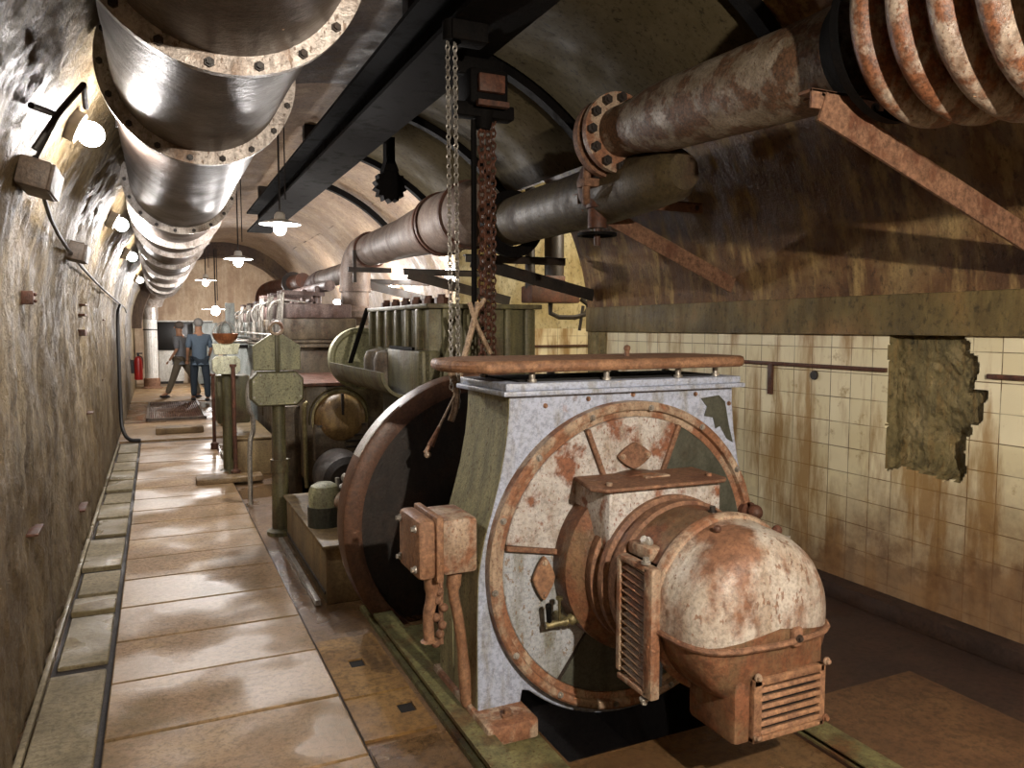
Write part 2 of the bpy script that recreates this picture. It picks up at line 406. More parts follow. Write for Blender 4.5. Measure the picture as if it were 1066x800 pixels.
# ------------------------------------------------------------------ setting
CX, A_, Z0, B_ = 1.63, 2.17, 1.6, 2.2
XL, XR = CX-A_, CX+A_
def arcpt(t): return (CX+A_*math.cos(t), Z0+B_*math.sin(t))
def profile(kind):
    P = []
    if kind == 'left':
        for i in range(53): P.append((XL, Z0*i/52))
        for i in range(1, 57): P.append(arcpt(PI-R(50)*i/56))
    elif kind == 'top':
        for i in range(33): P.append(arcpt(R(130)-R(75)*i/32))
    elif kind == 'right':
        for i in range(41): P.append(arcpt(R(55)-R(49)*i/40))
    return P
def sheet(name, P, y0, y1, mat, step=.06, amp=.012, seed=0, fine=0):
    n = max(2, int((y1-y0)/step)); mb = MB(); b = mb.b; rows = []
    for i in range(n+1):
        y = y0+(y1-y0)*i/n; row = []
        for (x, z) in P:
            dx, dz = CX-x, Z0+.2-z
            if z < Z0: dz = 0
            L = math.hypot(dx, dz) or 1
            k = noise.fractal(Vector((x*2.2+seed, y*2.2, z*1.2)), .8, 2.0, 5)*amp
            if fine: k += fine*noise.fractal(Vector((x*14, y*17, z*7)), .7, 2.1, 4)
            if len(rows) == 0 or i == n: k = 0
            row.append(b.verts.new((x+dx/L*k, y, z+dz/L*k)))
        rows.append(row)
    for A, B in zip(rows, rows[1:]):
        for j in range(len(P)-1): b.faces.new((A[j], A[j+1], B[j+1], B[j]))
    return struct(name, mb, mat)
YB, YE = -2.6, 24.2
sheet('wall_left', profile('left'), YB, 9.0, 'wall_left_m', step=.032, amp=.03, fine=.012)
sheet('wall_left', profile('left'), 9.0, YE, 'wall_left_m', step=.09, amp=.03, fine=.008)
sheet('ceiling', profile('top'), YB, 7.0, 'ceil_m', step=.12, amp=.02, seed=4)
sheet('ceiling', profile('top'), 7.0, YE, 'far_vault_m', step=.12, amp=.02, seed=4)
sheet('wall_right_upper', profile('right'), YB, 6.45, 'upper_right_m', step=.08, amp=.02, seed=9)
sheet('wall_right_upper', profile('right')[:14], 6.45, 9.2, 'upper_right_m', step=.1, amp=0.0, seed=9)
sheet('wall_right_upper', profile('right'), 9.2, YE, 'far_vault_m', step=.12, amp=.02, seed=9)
# ledge band above the tiles
mb = MB(); mb.box(XR-.035, XR+.2, YB, 6.45, 1.6, 1.83, .008); struct('trim_1', mb, 'ledge_m')
mb = MB(); mb.box(XR-.03, XR+.2, 9.2, YE, 1.6, 1.83, .008); struct('trim_2', mb, 'ledge_m')
# lower right wall with broken tile patch
def patch_depth(y, z):
    # irregular hole between about y 2.55..3.08, z .8..1.6
    e = noise.noise(Vector((y*8, z*8, 1.3)))*.05+noise.noise(Vector((y*22, z*22, 4)))*.02
    yr = 2.60 if z > 1.32 else (2.52 if z > 1.15 else 2.56+(1.15-z)*.25)
    lo = .84+(0.10 if y > 2.98 else 0)*0
    a = min(3.08-y-e*.25, y-yr-e*1.6, z-lo-e)
    return a
mb = MB(); b = mb.b; rows = []
ys = []; y = YB
while y < 6.45-1e-6:
    ys.append(y); y += (.0105 if 2.4 < y < 3.2 else .1)
ys.append(6.45)
zs = [.7*i/14 for i in range(14)]+[.7+.91*i/84 for i in range(85)]
mi = {}
for y in ys:
    row = []
    for z in zs:
        a = patch_depth(y, z); x = XR
        if a > 0: x += min(.05, a*4)+.03*abs(noise.noise(Vector((y*7, z*7, 0))))+.035*max(0, noise.noise(Vector((y*4+5, z*4, 2))))+.09*max(0, 1-math.hypot((y-2.72)/.16, (z-1.02)/.2))+.012*noise.noise(Vector((y*30, z*30, 7)))
        row.append((b.verts.new((x, y, z)), a))
    rows.append(row)
for A, B in zip(rows, rows[1:]):
    for j in range(len(zs)-1):
        q = (A[j], A[j+1], B[j+1], B[j]); f = b.faces.new([v[0] for v in q]); f.material_index = 1 if sum(v[1] > 0 for v in q) >= 2 else 0
o = struct('wall_right', mb, 'tile_m'); o.data.materials.append(M['masonry_m'])
mb = MB(); mb.box(XR, XR+.15, 9.2, YE, 0, 1.62); struct('wall_right', mb, 'tile_m')
# rough pier edge at end of the near right wall
mb = MB(); mb.box(XR-.012, XR+.01, 6.12, 6.45, 0.9, 1.6, .004); struct('trim_3', mb, 'masonry_m')
# alcove (cross passage)
mb = MB(); mb.box(XR-.25, 6.2, 9.2, 9.35, 0, 1.62); struct('wall_alcove', mb, 'tile_m')
mb = MB(); mb.box(XR-.25, 6.2, 9.2, 9.35, 1.62, 3.3); struct('wall_alcove', mb, 'alcove_m')
mb = MB(); mb.box(6.1, 6.25, 6.4, 9.3, 0, 3.3); struct('wall_alcove', mb, 'alcove_m')
mb = MB(); mb.box(XR+.15, 6.2, 6.3, 6.45, 0, 3.3); struct('wall_alcove', mb, 'alcove_m')
mb = MB(); mb.box(3.05, 6.2, 6.4, 9.3, 3.28, 3.42); struct('ceiling_alcove', mb, 'alcove_m')
# end walls
mb = MB(); mb.box(XL-.3, XR+.5, YE, YE+.1, 0, 4.0); struct('wall_back', mb, 'end_m')
mb = MB(); mb.box(XL-.3, XR+.5, YB-.1, YB, 0, 4.0); struct('wall_front', mb, 'ceil_m')
# arch beam before the end wall
P = [(CX+2.17*math.cos(a), Z0+2.2*math.sin(a)) for a in [PI*i/40 for i in range(41)]]+[(CX+1.95*math.cos(a), Z0+1.85*math.sin(a)) for a in [PI-PI*i/40 for i in range(41)]]
mb = MB(); mb.prism(P, 21.2, 21.8); struct('trim_4', mb, 'ceil_m')
# floor made of pieces round the machine pit
PX0, PX1, PY0, PY1 = 1.37, 2.30, 2.45, 5.2
mb = MB()
mb.box(XL-.1, PX0, YB, YE, -.1, 0); mb.box(PX0, PX1, YB, PY0, -.1, 0); mb.box(PX0, PX1, PY1, YE, -.1, 0)
struct('floor', mb, 'floor_m', smooth=False)
mb = MB(); mb.box(PX1, 6.2, YB, YE, -.1, 0); struct('floor_right', mb, 'floor_right_m', smooth=False)
mb = MB()
mb.box(PX0-.1, PX1+.1, PY0-.1, PY1+.1, -.75, -.65); mb.box(PX0-.1, PX0, PY0-.1, PY1+.1, -.7, -.1); mb.box(PX1, PX1+.1, PY0-.1, PY1+.1, -.7, -.1)
mb.box(PX0, PX1, PY0-.1, PY0, -.7, -.1); mb.box(PX0, PX1, PY1, PY1+.1, -.7, -.1)
struct('floor_pit', mb, 'pit_m', smooth=False)
# left kerb strips
mb = MB(); mb.box(-.53, -.505, YB, 12, 0, .035, .006); struct('baseboard_left', mb, 'slab_side_m')
mb = MB(); mb.box(3.68, XR+.05, YB, 6.4, 0, .10, .01); struct('baseboard_right', mb, 'floor_right_m')
# ceiling plates and ribs
for k, (y0, y1) in enumerate(((3.32, 5.3), (5.5, 7.1), (7.3, 9.0))):
    P = [(CX+2.13*math.cos(R(a)), Z0+2.16*math.sin(R(a))) for a in range(76, 38, -2)]
    mb = MB(); b = mb.b
    A = [b.verts.new((x, y0, z)) for x, z in P]; Bv = [b.verts.new((x, y1, z)) for x, z in P]
    for j in range(len(P)-1): b.faces.new((A[j], A[j+1], Bv[j+1], Bv[j]))
    o = struct('ceiling_panel', mb, 'panel_ceiling_m')
    sm = o.modifiers.new('s', 'SOLIDIFY'); sm.thickness = .02
for y in (3.2, 5.35, 7.15, 9.05, 11.1):
    P = [(CX+2.14*math.cos(R(a)), Z0+2.17*math.sin(R(a))) for a in range(88, 36, -2)]+[(CX+2.06*math.cos(R(a)), Z0+2.09*math.sin(R(a))) for a in range(38, 90, 2)]
    mb = MB(); mb.prism(P, y, y+.09); struct('trim_5', mb, 'black_iron')
# monorail beam under the crown
mb = MB()
mb.box(1.42, 1.80, -1.0, 13.5, 3.20, 3.23); mb.box(1.595, 1.625, -1.0, 13.5, 3.23, 3.5); mb.box(1.42, 1.80, -1.0, 13.5, 3.5, 3.53)
beam = build('overhead_rail_beam', mb, 'black_iron'); tag(beam, 'dark steel runway beam running lengthwise under the crown of the vault', 'beam')
for y in (0.5, 4.8, 8.5, 12.5):
    mb = MB(); mb.box(1.5, 1.72, y, y+.12, 3.53, 3.85); build('hanger', mb, 'iron_dark', beam)

# ------------------------------------------------------------------ walkway slabs
ORD = ['nearest', 'second', 'third', 'fourth', 'fifth', 'sixth', 'seventh', 'eighth', 'ninth', 'tenth', 'eleventh', 'twelfth', 'thirteenth', 'fourteenth', 'fifteenth', 'sixteenth', 'seventeenth', 'eighteenth', 'nineteenth', 'twentieth', 'twenty-first', 'twenty-second']
sy = [2.3, 2.77, 3.29, 3.82, 4.33, 4.86, 5.39, 5.88, 6.41, 6.93, 7.41, 7.9, 8.43, 8.96, 9.5, 10.02, 10.58, 11.2, 11.75]
for i, (a, b2) in enumerate(zip(sy, sy[1:])):
    mb = MB(); r = random.Random(i)
    mb.box(-.235, .685, a+.006, b2-.006, .0, .03+r.uniform(0, .003), .006, 1)
    o = build('paving_slab', mb, 'slab_m')
    if i == 0: lab = 'broad damp concrete walkway slab nearest the camera, cut by the bottom edge'
    else: lab = 'broad damp concrete walkway slab, %s in the row counted from the bottom edge' % ORD[i]
    tag(o, lab, 'paving slab', 'broad slabs of the walkway')
ly = [2.1, 3.1, 4.05, 4.14, 4.83, 4.93, 5.16, 5.24, 5.70, 5.78, 6.52, 6.63, 7.2, 7.3, 7.8, 7.9, 8.35, 8.5, 8.97, 9.1, 9.6, 9.7, 10.3, 10.4, 11.0, 11.1, 11.8]
segs = [(2.1, 3.1), (3.11, 4.03), (4.13, 4.83), (4.88, 5.14), (5.22, 5.68), (5.76, 6.52), (6.66, 7.2), (7.28, 7.8), (7.87, 8.33), (8.45, 8.95), (9.05, 9.55), (9.63, 10.2), (10.28, 10.9), (10.98, 11.8)]
for i, (a, b2) in enumerate(segs):
    mb = MB(); r = random.Random(50+i); t = r.uniform(-.012, .012)
    mb.box(-.49+t, -.262, a, b2-.01, .0, .03+r.uniform(-.006, .008), .006, 1)
    o = build('cover_slab', mb, 'slab_side_m')
    lab = 'small drain cover slab by the left wall, nearest the camera' if i == 0 else 'small drain cover slab by the left wall, %s in its row from the camera' % ORD[i]
    tag(o, lab, 'cover slab', 'small slabs beside the left wall')
# dark joint bed under slabs
mb = MB(); mb.box(-.50, .70, YB, 12, .0, .006); struct('floor_bed', mb, 'pit_m', smooth=False)
# far floor screed and grating
mb = MB(); mb.box(-.53, 1.1, 12.05, 14.2, 0, .03); mb.box(-.53, 1.1, 18.2, YE, 0, .03); struct('floor_far', mb, 'slab_m', smooth=False)
g = thing('floor_grating', (.27, 16.3, 0), 'dark slotted metal grating set in the walkway before the two people', 'grating')
mb = MB(); mb.box(-.2, .78, 14.7, 14.76, 0, .05); mb.box(-.2, .78, 17.84, 17.9, 0, .05); mb.box(-.2, -.16, 14.7, 17.9, 0, .05); mb.box(.74, .78, 14.7, 17.9, 0, .05)
build('frame', mb, 'box_brown', g)
mb = MB()
for i in range(23): mb.box(-.14+i*.038, -.122+i*.038, 14.76, 17.84, .01, .045)
build('bars', mb, 'rust_dark', g)
mb = MB(); mb.box(.33, .98, 8.35, 8.6, .031, .085, .008); o = build('wooden_plank', mb, 'wood', base=None)
tag(o, 'short brown timber plank lying across the walkway edge beside the boxed plinth', 'plank')
mb = MB(); mb.box(-.05, .62, 12.6, 13.0, .031, .12, .01); o = build('wooden_step', mb, 'wood'); tag(o, 'low timber step lying on the walkway just before the grating', 'step')

# floor plates between walkway and generator
for (x0, x1, y0, y1, hx, hy, lab) in ((.70, 1.0, 3.28, 3.95, .84, 3.62, 'brown steel floor plate with a square lifting hole beside the walkway, farther of two'),
                                      (.70, 1.0, 2.9, 3.26, .93, 3.10, 'brown steel floor plate beside the walkway, nearer of two, with a square hole')):
    mb = MB(); s_ = .035
    mb.box(x0, hx-s_, y0, y1, .0, .012); mb.box(hx+s_, x1, y0, y1, 0, .012); mb.box(hx-s_, hx+s_, y0, hy-s_*1.3, 0, .012); mb.box(hx-s_, hx+s_, hy+s_*1.3, y1, 0, .012)
    o = build('floor_plate', mb, 'plate_m', smooth=False); tag(o, lab, 'floor plate')
    mb = MB(); mb.box(hx-s_, hx+s_, hy-s_*1.3, hy+s_*1.3, 0, .003); build('hole_shade', mb, 'recess_shade', o)  # black sheet painting the shade inside the square hole
mb = MB(); mb.box(.705, .985, 2.0, 2.85, 0, .01, .003); tag(build('floor_plate', mb, 'floor_m'), 'dark plain floor plate beside the walkway, cut by the bottom edge', 'floor plate')
mb = MB(); mb.box(2.42, 3.2, 1.3, 2.42, 0, .02, .006); tag(build('concrete_pad', mb, 'pad_m'), 'low ochre concrete pad on the dark floor right of the generator', 'pad')
# rails
for x0, x1, y0, y1, z1, lab in ((1.03, 1.13, 2.3, 4.35, .09, 'olive steel bed rail beside the floor plates, left of the generator foot'),
                                (1.17, 1.33, 1.9, 3.9, .035, 'flat rusty bed rail under the left foot of the generator'),
                                (2.32, 2.44, 1.3, 3.9, .035, 'olive bed rail under the right foot of the generator')):
    mb = MB(); mb.box(x0, x1, y0, y1, 0, z1*.25); mb.box(x0+.03, x1-.03, y0, y1, z1*.25, z1*.8); mb.box(x0, x1, y0, y1, z1*.8, z1)
    tag(build('bed_rail', mb, 'rail_olive'), lab, 'rail')

# ------------------------------------------------------------------ GENERATOR
GX, GZ, GY = 1.82, .67, 2.75
gen = thing('generator', (GX, 3.0, 0.035), 'big rusty grey generator with round ribbed face and domed end, in the foreground', 'generator')
def bolt(p, axis, r, h, mat, parent, name='bolt', n=6):
    p = Vector(p); a = Vector(axis).normalized(); mb = MB(); mb.cyl(p-a*.002, p+a*h*.35, r*1.5, n=14); mb.cyl(p, p+a*h, r, n=n); return build(name, mb, mat, parent)
half = [(.56, 1.385), (.562, 1.30), (.575, 1.18), (.60, 1.05), (.635, .92), (.67, .80), (.695, .66), (.70, .45), (.70, .25), (.70, .05), (.52, .05), (.50, .16)]
arc = []
for i in range(0, 25):
    a = R(-48)-R(84)*i/24; arc.append((GX+.70*math.cos(a), GZ+.70*math.sin(a)))
outl = [(GX+a, z) for a, z in half]+[p for p in arc if p[1] > -.3]+[(GX-a, z) for a, z in half[::-1]]
hm = MB(); hm.prism(outl, GY, 3.20)
ho = build('housing', hm, 'grey_paint', gen, bevel=.008)
ho.data.materials.append(M['olive_side']); 
for f in ho.data.polygons:
    if abs(f.normal.x) > .5: f.material_index = 1
# collar at top
mb = MB(); mb.box(GX-.60, GX+.60, 2.71, 3.24, 1.375, 1.395, .005); mb.box(GX-.585, GX+.585, 2.725, 3.225, 1.395, 1.425, .005)
c_ = build('collar', mb, 'grey_paint', gen)
mb = MB(); mb.box(GX-.50, GX+.50, 2.80, 3.16, 1.425, 1.432); build('gap_shade', mb, 'recess_shade', gen)  # black sheet standing in for shade in the gap below the canopy
mb = MB(); mb.prism([(GX-.80, 2.93), (GX-.77, 2.80), (GX-.66, 2.70), (GX+.58, 2.70), (GX+.67, 2.80), (GX+.68, 2.95), (GX+.66, 3.15), (GX+.55, 3.27), (GX-.60, 3.27), (GX-.76, 3.12)], 1.468, 1.515, 'XY')
cp = build('canopy', mb, 'rust_warm', gen, bevel=.018)
for x, y in ((-.45, 2.77), (-.1, 2.77), (.27, 2.77), (.5, 2.80), (-.5, 3.15), (-.15, 3.18), (.2, 3.18), (.48, 3.15)):
    mb = MB(); mb.cyl((GX+x, y, 1.42), (GX+x, y, 1.47), .013, n=12); mb.cyl((GX+x, y, 1.425), (GX+x, y, 1.437), .02, n=12); build('post', mb, 'steel_pale', gen)
mb = MB(); mb.cyl((GX+.14, 2.98, 1.515), (GX+.14, 2.98, 1.545), .012, n=10); mb.sph((GX+.14, 2.98, 1.55), .016); build('lifting_eye', mb, 'rust_full', gen)
# face ring
C3 = (GX, 0, GZ)
mb = MB(); mb.lathe(C3, (0, 1, 0), [(.595, 2.745), (.600, 2.728), (.625, 2.725), (.630, 2.705), (.640, 2.70), (.655, 2.70), (.665, 2.708), (.668, 2.79), (.595, 2.79)], 96, closed=True)
fr = build('face_ring', mb, 'rust_pale', gen)
for i in range(14):
    a = 2*PI*i/14+.1
    bolt((GX+.648*math.cos(a), 2.70, GZ+.64*math.sin(a)), (0, -1, 0), .009, .012, 'steel_pale', fr)
mb = MB(); mb.lathe(C3, (0, 1, 0), [(.001, 2.735), (.60, 2.735), (.60, 2.765), (.001, 2.765)], 72); build('back_plate', mb, 'iron_dark', gen)
def sector(name, a0, a1, r0, r1, y0, y1, mat, n=20):
    mb = MB(); mb.lathe(C3, (0, 1, 0), [(r0, y0), (r1, y0), (r1, y1), (r0, y1)], n, R(a0), R(a1), closed=True); return build(name, mb, mat, gen, bevel=.004)
sector('face_panel', 68, 111, .2, .598, 2.716, 2.74, 'grey_paint_spotted')
sector('face_panel', 113, 169, .2, .598, 2.722, 2.74, 'grey_paint_spotted')
sector('face_panel', 171, 234, .2, .598, 2.728, 2.74, 'grey_paint_clean')
sector('face_panel', 236, 300, .2, .598, 2.730, 2.74, 'green_dark')
sector('face_panel', 12, 66, .2, .598, 2.722, 2.74, 'green_dark')
sector('face_panel', 302, 370, .2, .598, 2.728, 2.74, 'green_dark')
for a in (67, 112, 170, 10.5):
    ca, sa = math.cos(R(a)), math.sin(R(a))
    mb = MB(); mb.bar((GX+.2*ca, 2.712, GZ+.2*sa), (GX+.60*ca, 2.712, GZ+.60*sa), .022, .022, upv=(0, 1, 0)); build('rib', mb, 'rust_full', gen, bevel=.005)
# lozenge hand-hole covers
def lozenge(cx, cz, w_, h_, mat):
    P = []
    for i in range(32):
        t = 2*PI*i/32; c, s_ = math.cos(t), math.sin(t)
        k = 1/((abs(c)**1.25+abs(s_)**1.25)**(1/1.25))
        P.append((cx+w_*c*k, cz+h_*s_*k))
    mb = MB(); mb.prism(P, 2.695, 2.712); L = build('hand_hole_cover', mb, mat, gen, bevel=.004)
    v = (h_ > w_)
    for s_ in (-1, 1):
        p = (cx, 2.695, cz+s_*h_*.72) if v else (cx+s_*w_*.72, 2.695, cz)
        bolt(p, (0, -1, 0), .008, .012, 'rust_pale', L)
lozenge(GX+.0, 1.105, .085, .058, 'rust_full')
lozenge(1.392, .635, .05, .092, 'rust_warm')
# stepped exciter drum
mb = MB(); mb.lathe(C3, (0, 1, 0), [(.001, 2.74), (.365, 2.74), (.375, 2.725), (.375, 2.62), (.355, 2.60), (.335, 2.58), (.31, 2.56), (.001, 2.56)], 72)
build('exciter_drum', mb, 'rust_drum', gen)
mb = MB(); mb.lathe(C3, (0, 1, 0), [(.001, 2.57), (.315, 2.57), (.32, 2.55), (.32, 2.52), (.30, 2.51), (.30, 2.48), (.318, 2.47), (.318, 2.44), (.30, 2.43), (.30, 2.41), (.312, 2.40), (.312, 2.36), (.295, 2.35), (.001, 2.35)], 72)
build('drum_ring', mb, 'rust_full', gen)
mb = MB(); mb.lathe(C3, (0, 1, 0), [(.001, 2.37), (.25, 2.37), (.25, 2.10), (.001, 2.10)], 48); build('well_shade', mb, 'recess_shade', gen)  # solid black drum standing in for the shaded commutator interior
# commutator cover band
mb = MB(); mb.lathe(C3, (0, 1, 0), [(.28, 2.355), (.298, 2.355), (.298, 2.13), (.28, 2.13)], 64, R(5), R(150), closed=True)
bandc = build('band_cover', mb, 'rust_drum', gen, bevel=.003)
bolt((GX-.235, 2.26, GZ+.20), (-.7, -.2, .6), .014, .035, 'steel_pale', bandc)
mb = MB(); mb.box(GX-.27, GX-.21, 2.20, 2.34, GZ+.15, GZ+.2, .012); build('latch', mb, 'rust_pale', bandc)
bolt((GX+.02, 2.22, GZ+.295), (0, 0, 1), .011, .025, 'iron_dark', bandc)
def louvre_panel(sx):
    x0 = GX+sx*.33; z0, z1, y0, y1 = .37, .83, 2.13, 2.31
    def X(a, b): return (min(x0+sx*a, x0+sx*b), max(x0+sx*a, x0+sx*b))
    mb = MB(); xa, xb = X(-.04, .0)
    mb.box(xa, xb, y0-.03, y0+.02, z0, z1, .008); mb.box(xa, xb, y1-.015, y1+.01, z0+.03, z1-.01, .004); mb.box(xa, xb, y0, y1, z1-.02, z1, .004); mb.box(xa, xb, y0, y1, z0, z0+.02, .004)
    v = build('vent_grille', mb, 'rust_pale', gen)
    nn = 15
    for i in range(nn):
        z = z0+.035+(z1-z0-.06)*i/(nn-1)
        mb = MB(); xc = x0-sx*.014
        mb.bar((xc, y0+.015, z), (xc, y1-.01, z+.016), .022, .004, upv=(sx*.6, 0, 1)); build('louvre', mb, 'rust_drum', v)
    mb = MB(); xa, xb = X(-.07, -.045); mb.box(xa, xb, y0, y1, z0+.03, z1-.03); build('backing', mb, 'recess_shade', v)
    for z in (z0-.01, z1+.01): bolt((x0-sx*.01, y0+.02, z), (0, 0, 1 if z > .5 else -1), .011, .02, 'steel_pale', v)
louvre_panel(-1); louvre_panel(1)
# end bell (dome) upper and lower halves
EX, EZ = GX+.01, GZ-.01
dome = [(.285, 2.15), (.308, 2.145), (.308, 2.11), (.302, 2.10), (.302, 2.04), (.297, 1.99), (.283, 1.945), (.258, 1.91), (.22, 1.885), (.16, 1.868), (.08, 1.86), (.001, 1.858)]
SA = math.asin(-.05/.30)
mb = MB(); mb.lathe((EX, 0, EZ), (0, 1, 0), dome, 48, SA, PI-SA); build('end_bell_upper', mb, 'dome', gen)
mb = MB(); mb.lathe((EX, 0, EZ), (0, 1, 0), [(.30, 2.15), (.303, 2.12), (.302, 2.0), (.295, 1.95), (.275, 1.915), (.235, 1.89), (.16, 1.872), (.001, 1.864)], 48, PI-SA, 2*PI+SA); build('end_bell_lower', mb, 'rust_drum', gen)
mb = MB(); mb.lathe((EX, 0, EZ), (0, 1, 0), [(.30, 2.16), (.324, 2.155), (.326, 2.13), (.318, 2.115), (.30, 2.11)], 72, closed=True); build('bell_rim', mb, 'rust_pale', gen)
# seam flange along the dome
SZ = EZ-.05
P = []
for r, y in dome[2:]:
    if r > .055: P.append((math.sqrt(max(0, r*r-.05*.05))+.006, y-.006))
P = [(EX-r, y) for r, y in P]+[(EX, 1.848)]+[(EX+r, y) for r, y in P[::-1]]
mb = MB(); mb.tube([(x, y, SZ) for x, y in P], .011, n=8); sf = build('seam_flange', mb, 'rust_full', gen)
mb = MB(); mb.box(EX+.05, EX+.09, 1.845, 1.88, SZ-.02, SZ+.045, .008); build('seam_boss', mb, 'rust_full', sf)
bolt((EX+.07, 1.845, SZ+.01), (0, -1, .1), .009, .012, 'iron_dark', sf)
mb = MB(); mb.sph((EX+.15, 2.04, EZ+.268), .018); build('plug', mb, 'rust_dark', gen)
mb = MB(); mb.sph((EX-.1, 2.06, EZ+.295), .014); build('plug', mb, 'rust_dark', gen)
# outlet box with grille
mb = MB(); mb.box(1.67, 2.055, 1.885, 2.13, .275, .61, .02); ob = build('outlet_box', mb, 'rust_drum', gen)
mb = MB(); mb.box(1.73, 2.04, 1.862, 1.89, .285, .305, .004); mb.box(1.73, 2.04, 1.862, 1.89, .475, .50, .004); mb.box(1.73, 1.765, 1.862, 1.89, .285, .50, .004); mb.box(2.02, 2.045, 1.862, 1.89, .285, .50, .004)
build('grille_frame', mb, 'rust_warm', ob)
mb = MB(); mb.box(1.76, 2.03, 1.882, 1.886, .30, .48); build('grille_backing', mb, 'recess_shade', ob)
for i in range(6):
    z = .308+i*.0285
    mb = MB(); mb.box(1.76, 2.025, 1.860, 1.880, z, z+.016, .003, rot=Matrix.Rotation(R(-18), 3, 'X')); build('slat', mb, 'rust_warm', ob)
for x, z in ((1.742, .31), (1.742, .51), (2.045, .31), (2.045, .51)): bolt((x, 1.862, z), (0, -1, 0), .009, .014, 'rust_pale', ob)
# connection box with lid on the drum
mb = MB(); mb.box(1.545, 2.08, 2.46, 2.74, .78, 1.015, .012); bx = build('connection_box', mb, 'grey_paint_spotted', gen)
mb = MB(); mb.prism([(1.485, 2.50), (1.52, 2.44), (2.07, 2.42), (2.10, 2.45), (2.12, 2.70), (1.535, 2.72)], 1.02, 1.036, 'XY'); lid = build('box_lid', mb, 'rust_full', bx, bevel=.006)
mb = MB(); mb.box(1.78, 1.90, 2.56, 2.60, 1.036, 1.042); mb.cyl((1.57, 2.5, 1.03), (1.57, 2.5, 1.048), .012); mb.cyl((2.05, 2.5, 1.03), (2.05, 2.5, 1.048), .012); build('lid_screws', mb, 'rust_pale', bx)
# sampling tap
mb = MB(); mb.cyl((1.38, 2.66, .455), (1.52, 2.64, .47), .014); mb.cyl((1.46, 2.74, .465), (1.46, 2.64, .465), .018); mb.sph((1.49, 2.645, .47), .024); mb.cyl((1.505, 2.64, .472), (1.54, 2.635, .474), .022)
tp = build('tap', mb, 'brass_dull', gen)
mb = MB(); mb.cyl((1.395, 2.66, .46), (1.388, 2.655, .53), .010, .012); mb.sph((1.388, 2.655, .535), .013); build('lever', mb, 'black_iron', tp)
mb = MB(); mb.cyl((1.435, 2.65, .47), (1.435, 2.65, .56), .006); mb.cyl((1.435, 2.65, .558), (1.435, 2.65, .568), .014); build('spindle', mb, 'brass_dull', tp)
P = [(2.20, 1.33), (2.30, 1.34), (2.335, 1.31), (2.36, 1.2), (2.385, 1.12), (2.35, 1.14), (2.31, 1.20), (2.285, 1.19), (2.27, 1.24), (2.22, 1.25), (2.235, 1.29)]
mb = MB(); mb.prism(P, 2.745, 2.7505); build('peeled_paint', mb, 'green_dark', gen, smooth=False)
# feet
for s_ in (-1, 1):
    mb = MB(); xa, xb = GX+s_*.72, GX+s_*.50
    mb.box(min(xa, xb), max(xa, xb), 2.60, 3.24, .035, .115, .012); ft = build('foot', mb, 'rust_pale', gen)
    bolt((GX+s_*.61, 2.66, .115), (0, 0, 1), .016, .03, 'rust_full', ft)
# right shoulder lug
mb = MB(); mb.cyl((GX+.63, 2.70, .80), (GX+.63, 2.80, .80), .045); mb.sph((GX+.645, 2.68, .80), .036); build('lug', mb, 'rust_dark', gen)
# little hooks on the plate
for x, z in ((-.40, 1.33), (-.30, 1.20), (-.2, 1.35), (.02, 1.36), (.35, 1.35), (.54, 1.30)): bolt((GX+x, 2.75, z), (0, -1, 0), .007, .01, 'rust_full', gen, 'screw')
# terminal box on left flank
tbx0, tbx1, tby0, tby1, tz0, tz1 = .89, 1.125, 2.77, 3.02, .66, .90
P = [(tby0, tz0), (tby1-.03, tz0-.0), (tby1, tz0+.04), (tby1, tz1), (tby0, tz1)]
mb = MB(); mb.box(.985, 1.135, 2.77, 3.03, .675, .90, .02); tb = build('terminal_box', mb, 'rust_pale', gen)
mb = MB(); mb.box(.955, .985, 2.755, 3.045, .66, .915, .006); build('joint_flange', mb, 'rust_warm', tb)
mb = MB(); mb.box(.885, .958, 2.765, 3.035, .67, .905, .02); lidb = build('lid', mb, 'rust_warm', tb)
for y in (2.80, 3.0):
    for z in (.71, .87): bolt((.885, y, z), (-1, 0, 0), .010, .02, 'steel_pale', lidb)
mb = MB(); mb.tube([(.96, 2.84, .665), (.965, 2.84, .58), (.945, 2.84, .50), (.95, 2.84, .40)], [.03, .024, .022, .036], n=12, smooth=2)
mb.tube([(1.06, 2.84, .665), (1.05, 2.84, .58), (1.07, 2.84, .50), (1.09, 2.84, .36), (1.11, 2.84, .10)], [.03, .022, .022, .026, .02], n=12, smooth=2)
build('bracket_leg', mb, 'rust_warm', tb)
mb = MB()
for i in range(7): mb.sph((1.0+random.uniform(-.03, .03), 2.83, .60-i*.035), .018)
mb.cyl((1.0, 2.84, .64), (1.0, 2.84, .38), .01); build('cable_glands', mb, 'rust_full', tb)
mb = MB(); mb.prism([(.0, .0), (.0, 0)][:0] or [(1.12, .09), (1.22, .09), (1.15, .62), (1.11, .60)], 3.02, 3.06); build('flank_rib', mb, 'olive_side', gen)

